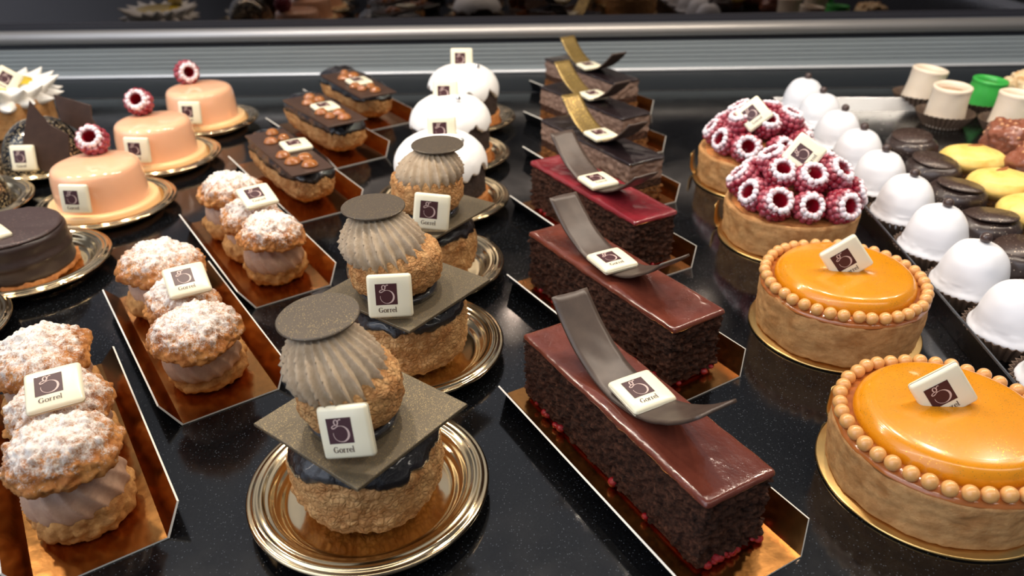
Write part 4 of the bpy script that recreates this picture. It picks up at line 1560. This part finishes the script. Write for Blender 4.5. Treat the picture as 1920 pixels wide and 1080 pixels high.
# glitter domes with chocolate shards
def shard(outline, th=0.12):
    V, F = prism(outline, 0, th, 0.015)
    # stands upright: outline x -> x, outline y -> z
    V = [Vector((v.x, v.z, v.y)) for v in V]
    return mesh('chocolate shard', V, [tuple(reversed(f)) for f in F], M['dark_chocolate'], smooth=False)


def glitter_dome(x, y, label, plabel, shards, plq):
    gold_plate(x, y, plabel)
    t = thing('glitter_dome_cake', label, 'cake', (x, y, 0), 0, 'glittering black dome cakes')
    pr = [(0, 0), (2.75, 0), (2.86, 0.2), (2.8, 0.9), (2.55, 1.8), (2.05, 2.65), (1.3, 3.25), (0.6, 3.5), (0, 3.55)]
    V, F = lathe([Vector((0, 0))] + resample(pr[1:-1], 50) + [Vector((0, 3.55))], 120)
    link('glazed_dome', mesh('glazed dome', V, F, M['glitter_dome']), t, (0, 0, 0.16))
    for (outl, loc, rot) in shards:
        link('chocolate_shard', shard(outl), t, (loc[0] - x, loc[1] - y, loc[2]), tuple(D2R(a) for a in rot))
    if plq:
        plaque(t, *plq)
    return t


glitter_dome(-33.5, 53.2, 'glittering black dome cake with two upright chocolate shards and a plaque', 'gold plate under the glittering dome with the plaque',
             [([(-1.5, 0.3), (-0.55, -1.6), (1.2, -1.9), (1.6, 0.8), (0.5, 1.6), (-0.4, 3.2)], (-31.9, 50.9, 2.3), (-12, 0, 8)),
              ([(-1.0, 1.4), (-0.9, -0.4), (1.3, -1.8), (2.2, -2.2), (1.3, -0.3), (1.4, 0.6)], (-31.0, 53.6, 3.8), (-10, 0, 2))],
             ((-33.43, 50.3, 1.81), (-4, 73, 2)))
glitter_dome(-35.0, 45.4, 'black glazed dome with one shard, cut by the photo edge beside a peach cake', 'gold plate under the cut off black dome',
             [([(-1.6, 1.8), (-1.4, -1.4), (0.6, -1.5), (1.3, 0.3)], (-34.4, 42.6, 1.8), (-14, 0, 10))], None)

# chocolate disc cake
gold_plate(-26.3, 37.2, 'gold plate under the round dark chocolate cake')
t = thing('chocolate_disc_cake', 'round dark chocolate cake with a flat matte top on a gold plate', 'cake', (-26.75, 37.15, 0))
V, F = lathe(resample([(0, 0), (2.6, 0), (2.74, 0.15), (2.65, 0.4), (0, 0.4)], 24), 110, disp=lambda p, n: 0.18 * fbm(p, 2.2, 3, 4))
link('biscuit_crumb', mesh('biscuit crumb', V, F, M['sable']), t, (0, 0, 0.15))
pr = [(0, 0), (2.7, 0.0), (2.78, 0.2), (2.72, 0.7), (2.8, 1.0), (2.7, 1.4), (2.72, 1.9), (2.62, 2.1), (0, 2.12)]
V, F = lathe([Vector((0, 0))] + resample(pr[1:-1], 50) + [Vector((0, 2.12))], 120, disp=lambda p, n: 0.04 * fbm(p, 0.8, 3, 3))
link('ganache_coat', mesh('ganache coat', V, F, M['choc_ganache']), t, (0, 0, 0.5))
V, F = lathe([Vector(p) for p in ((0, 0), (2.5, 0), (2.62, 0.06), (2.6, 0.14), (2.4, 0.18), (1.2, 0.2), (0, 0.2))], 120, disp=lambda p, n: 0.05 * fbm(p, 1.2, 8, 3))
link('chocolate_top', mesh('chocolate top', V, F, M['choc_ganache_top']), t, (0, 0, 2.6))
plaque(t, (-26.95, 35.9, 3.1), (30, 3, 20))

# plate at the very edge, its pastry is out of the photo
gold_plate(-28.1, 30.3, 'plate rim showing at the photo edge above the dusted choux')

# ------------------------------------------------------------------ lamps, daylight, camera
def lamp(name, loc, size, power, col, target=None, shape='DISK', size_y=None):
    L = bpy.data.lights.new(name, 'AREA')
    L.shape = shape
    L.size = size * CM
    if size_y:
        L.size_y = size_y * CM
    L.energy = power
    L.color = col
    o = bpy.data.objects.new(name, L)
    COL.objects.link(o)
    o.location = [c * CM for c in loc]
    d = Vector(target or (loc[0], loc[1], 0)) - Vector(loc)
    o.rotation_euler = d.to_track_quat('-Z', 'Y').to_euler()
    return o


# row of small warm spots of the display case
for i in range(9):
    x = -64 + 16 * i
    lamp('case_spot', (x, 47, 50), 2.6, 0.8, (1.0, 0.86, 0.70), (x, 42, 0))

# light strip along the front top edge of the case
lamp('case_strip', (-5, -2, 46), 150, 1.6, (1.0, 0.9, 0.77), (-5, 30, 0), 'RECTANGLE', 4)

w = bpy.data.worlds.new('shop')
SC.world = w
w.use_nodes = True
nt = w.node_tree
bg = nt.nodes['Background']
tc = N(nt, 'ShaderNodeTexCoord')
def blob_light(direction, lo, hi):
    d = N(nt, 'ShaderNodeVectorMath', operation='DOT_PRODUCT')
    nt.links.new(tc.outputs['Generated'], d.inputs[0])
    d.inputs[1].default_value = Vector(direction).normalized()
    r = N(nt, 'ShaderNodeMapRange', interpolation_type='SMOOTHSTEP')
    r.inputs['From Min'].default_value = lo
    r.inputs['From Max'].default_value = hi
    nt.links.new(d.outputs['Value'], r.inputs[0])
    return r.outputs[0]
# daylight from the shop front (behind and to one side of the viewer), dim shop elsewhere
win = blob_light((-0.75, -0.55, 0.55), 0.75, 0.97)
high_glow = blob_light((-0.1, 0.55, 0.83), 0.86, 0.97)  # soft grey glow high ahead of the viewer
c = mixc(nt, win, (0.10, 0.105, 0.12, 1), (1.4, 1.56, 1.85, 1))
c = mixc(nt, high_glow, c, (0.42, 0.43, 0.47, 1))
nt.links.new(c, bg.inputs['Color'])
bg.inputs['Strength'].default_value = 1.0

cam = bpy.data.cameras.new('camera')
co = bpy.data.objects.new('camera', cam)
COL.objects.link(co)
cam.sensor_width = 36.0
cam.lens = 1442.6 / 1920 * 36.0
cam.clip_start = 0.01
cam.clip_end = 20
pitch, roll = D2R(29.97), D2R(-0.82)
fw = Vector((0, math.cos(pitch), -math.sin(pitch)))
rt = Vector((1, 0, 0))
up = rt.cross(fw)
rt2 = math.cos(roll) * rt + math.sin(roll) * up
up2 = -math.sin(roll) * rt + math.cos(roll) * up
R = Matrix((rt2, up2, -fw)).transposed()
co.matrix_world = Matrix.Translation((0, 0, 0.20)) @ R.to_4x4()
cam.dof.use_dof = True
cam.dof.focus_distance = 0.285
cam.dof.aperture_fstop = 14.0
SC.camera = co

vs = SC.view_settings
vs.view_transform = 'Standard'
vs.look = 'None'
vs.gamma = 1.0
vs.use_curve_mapping = False
vs.exposure = 0.12
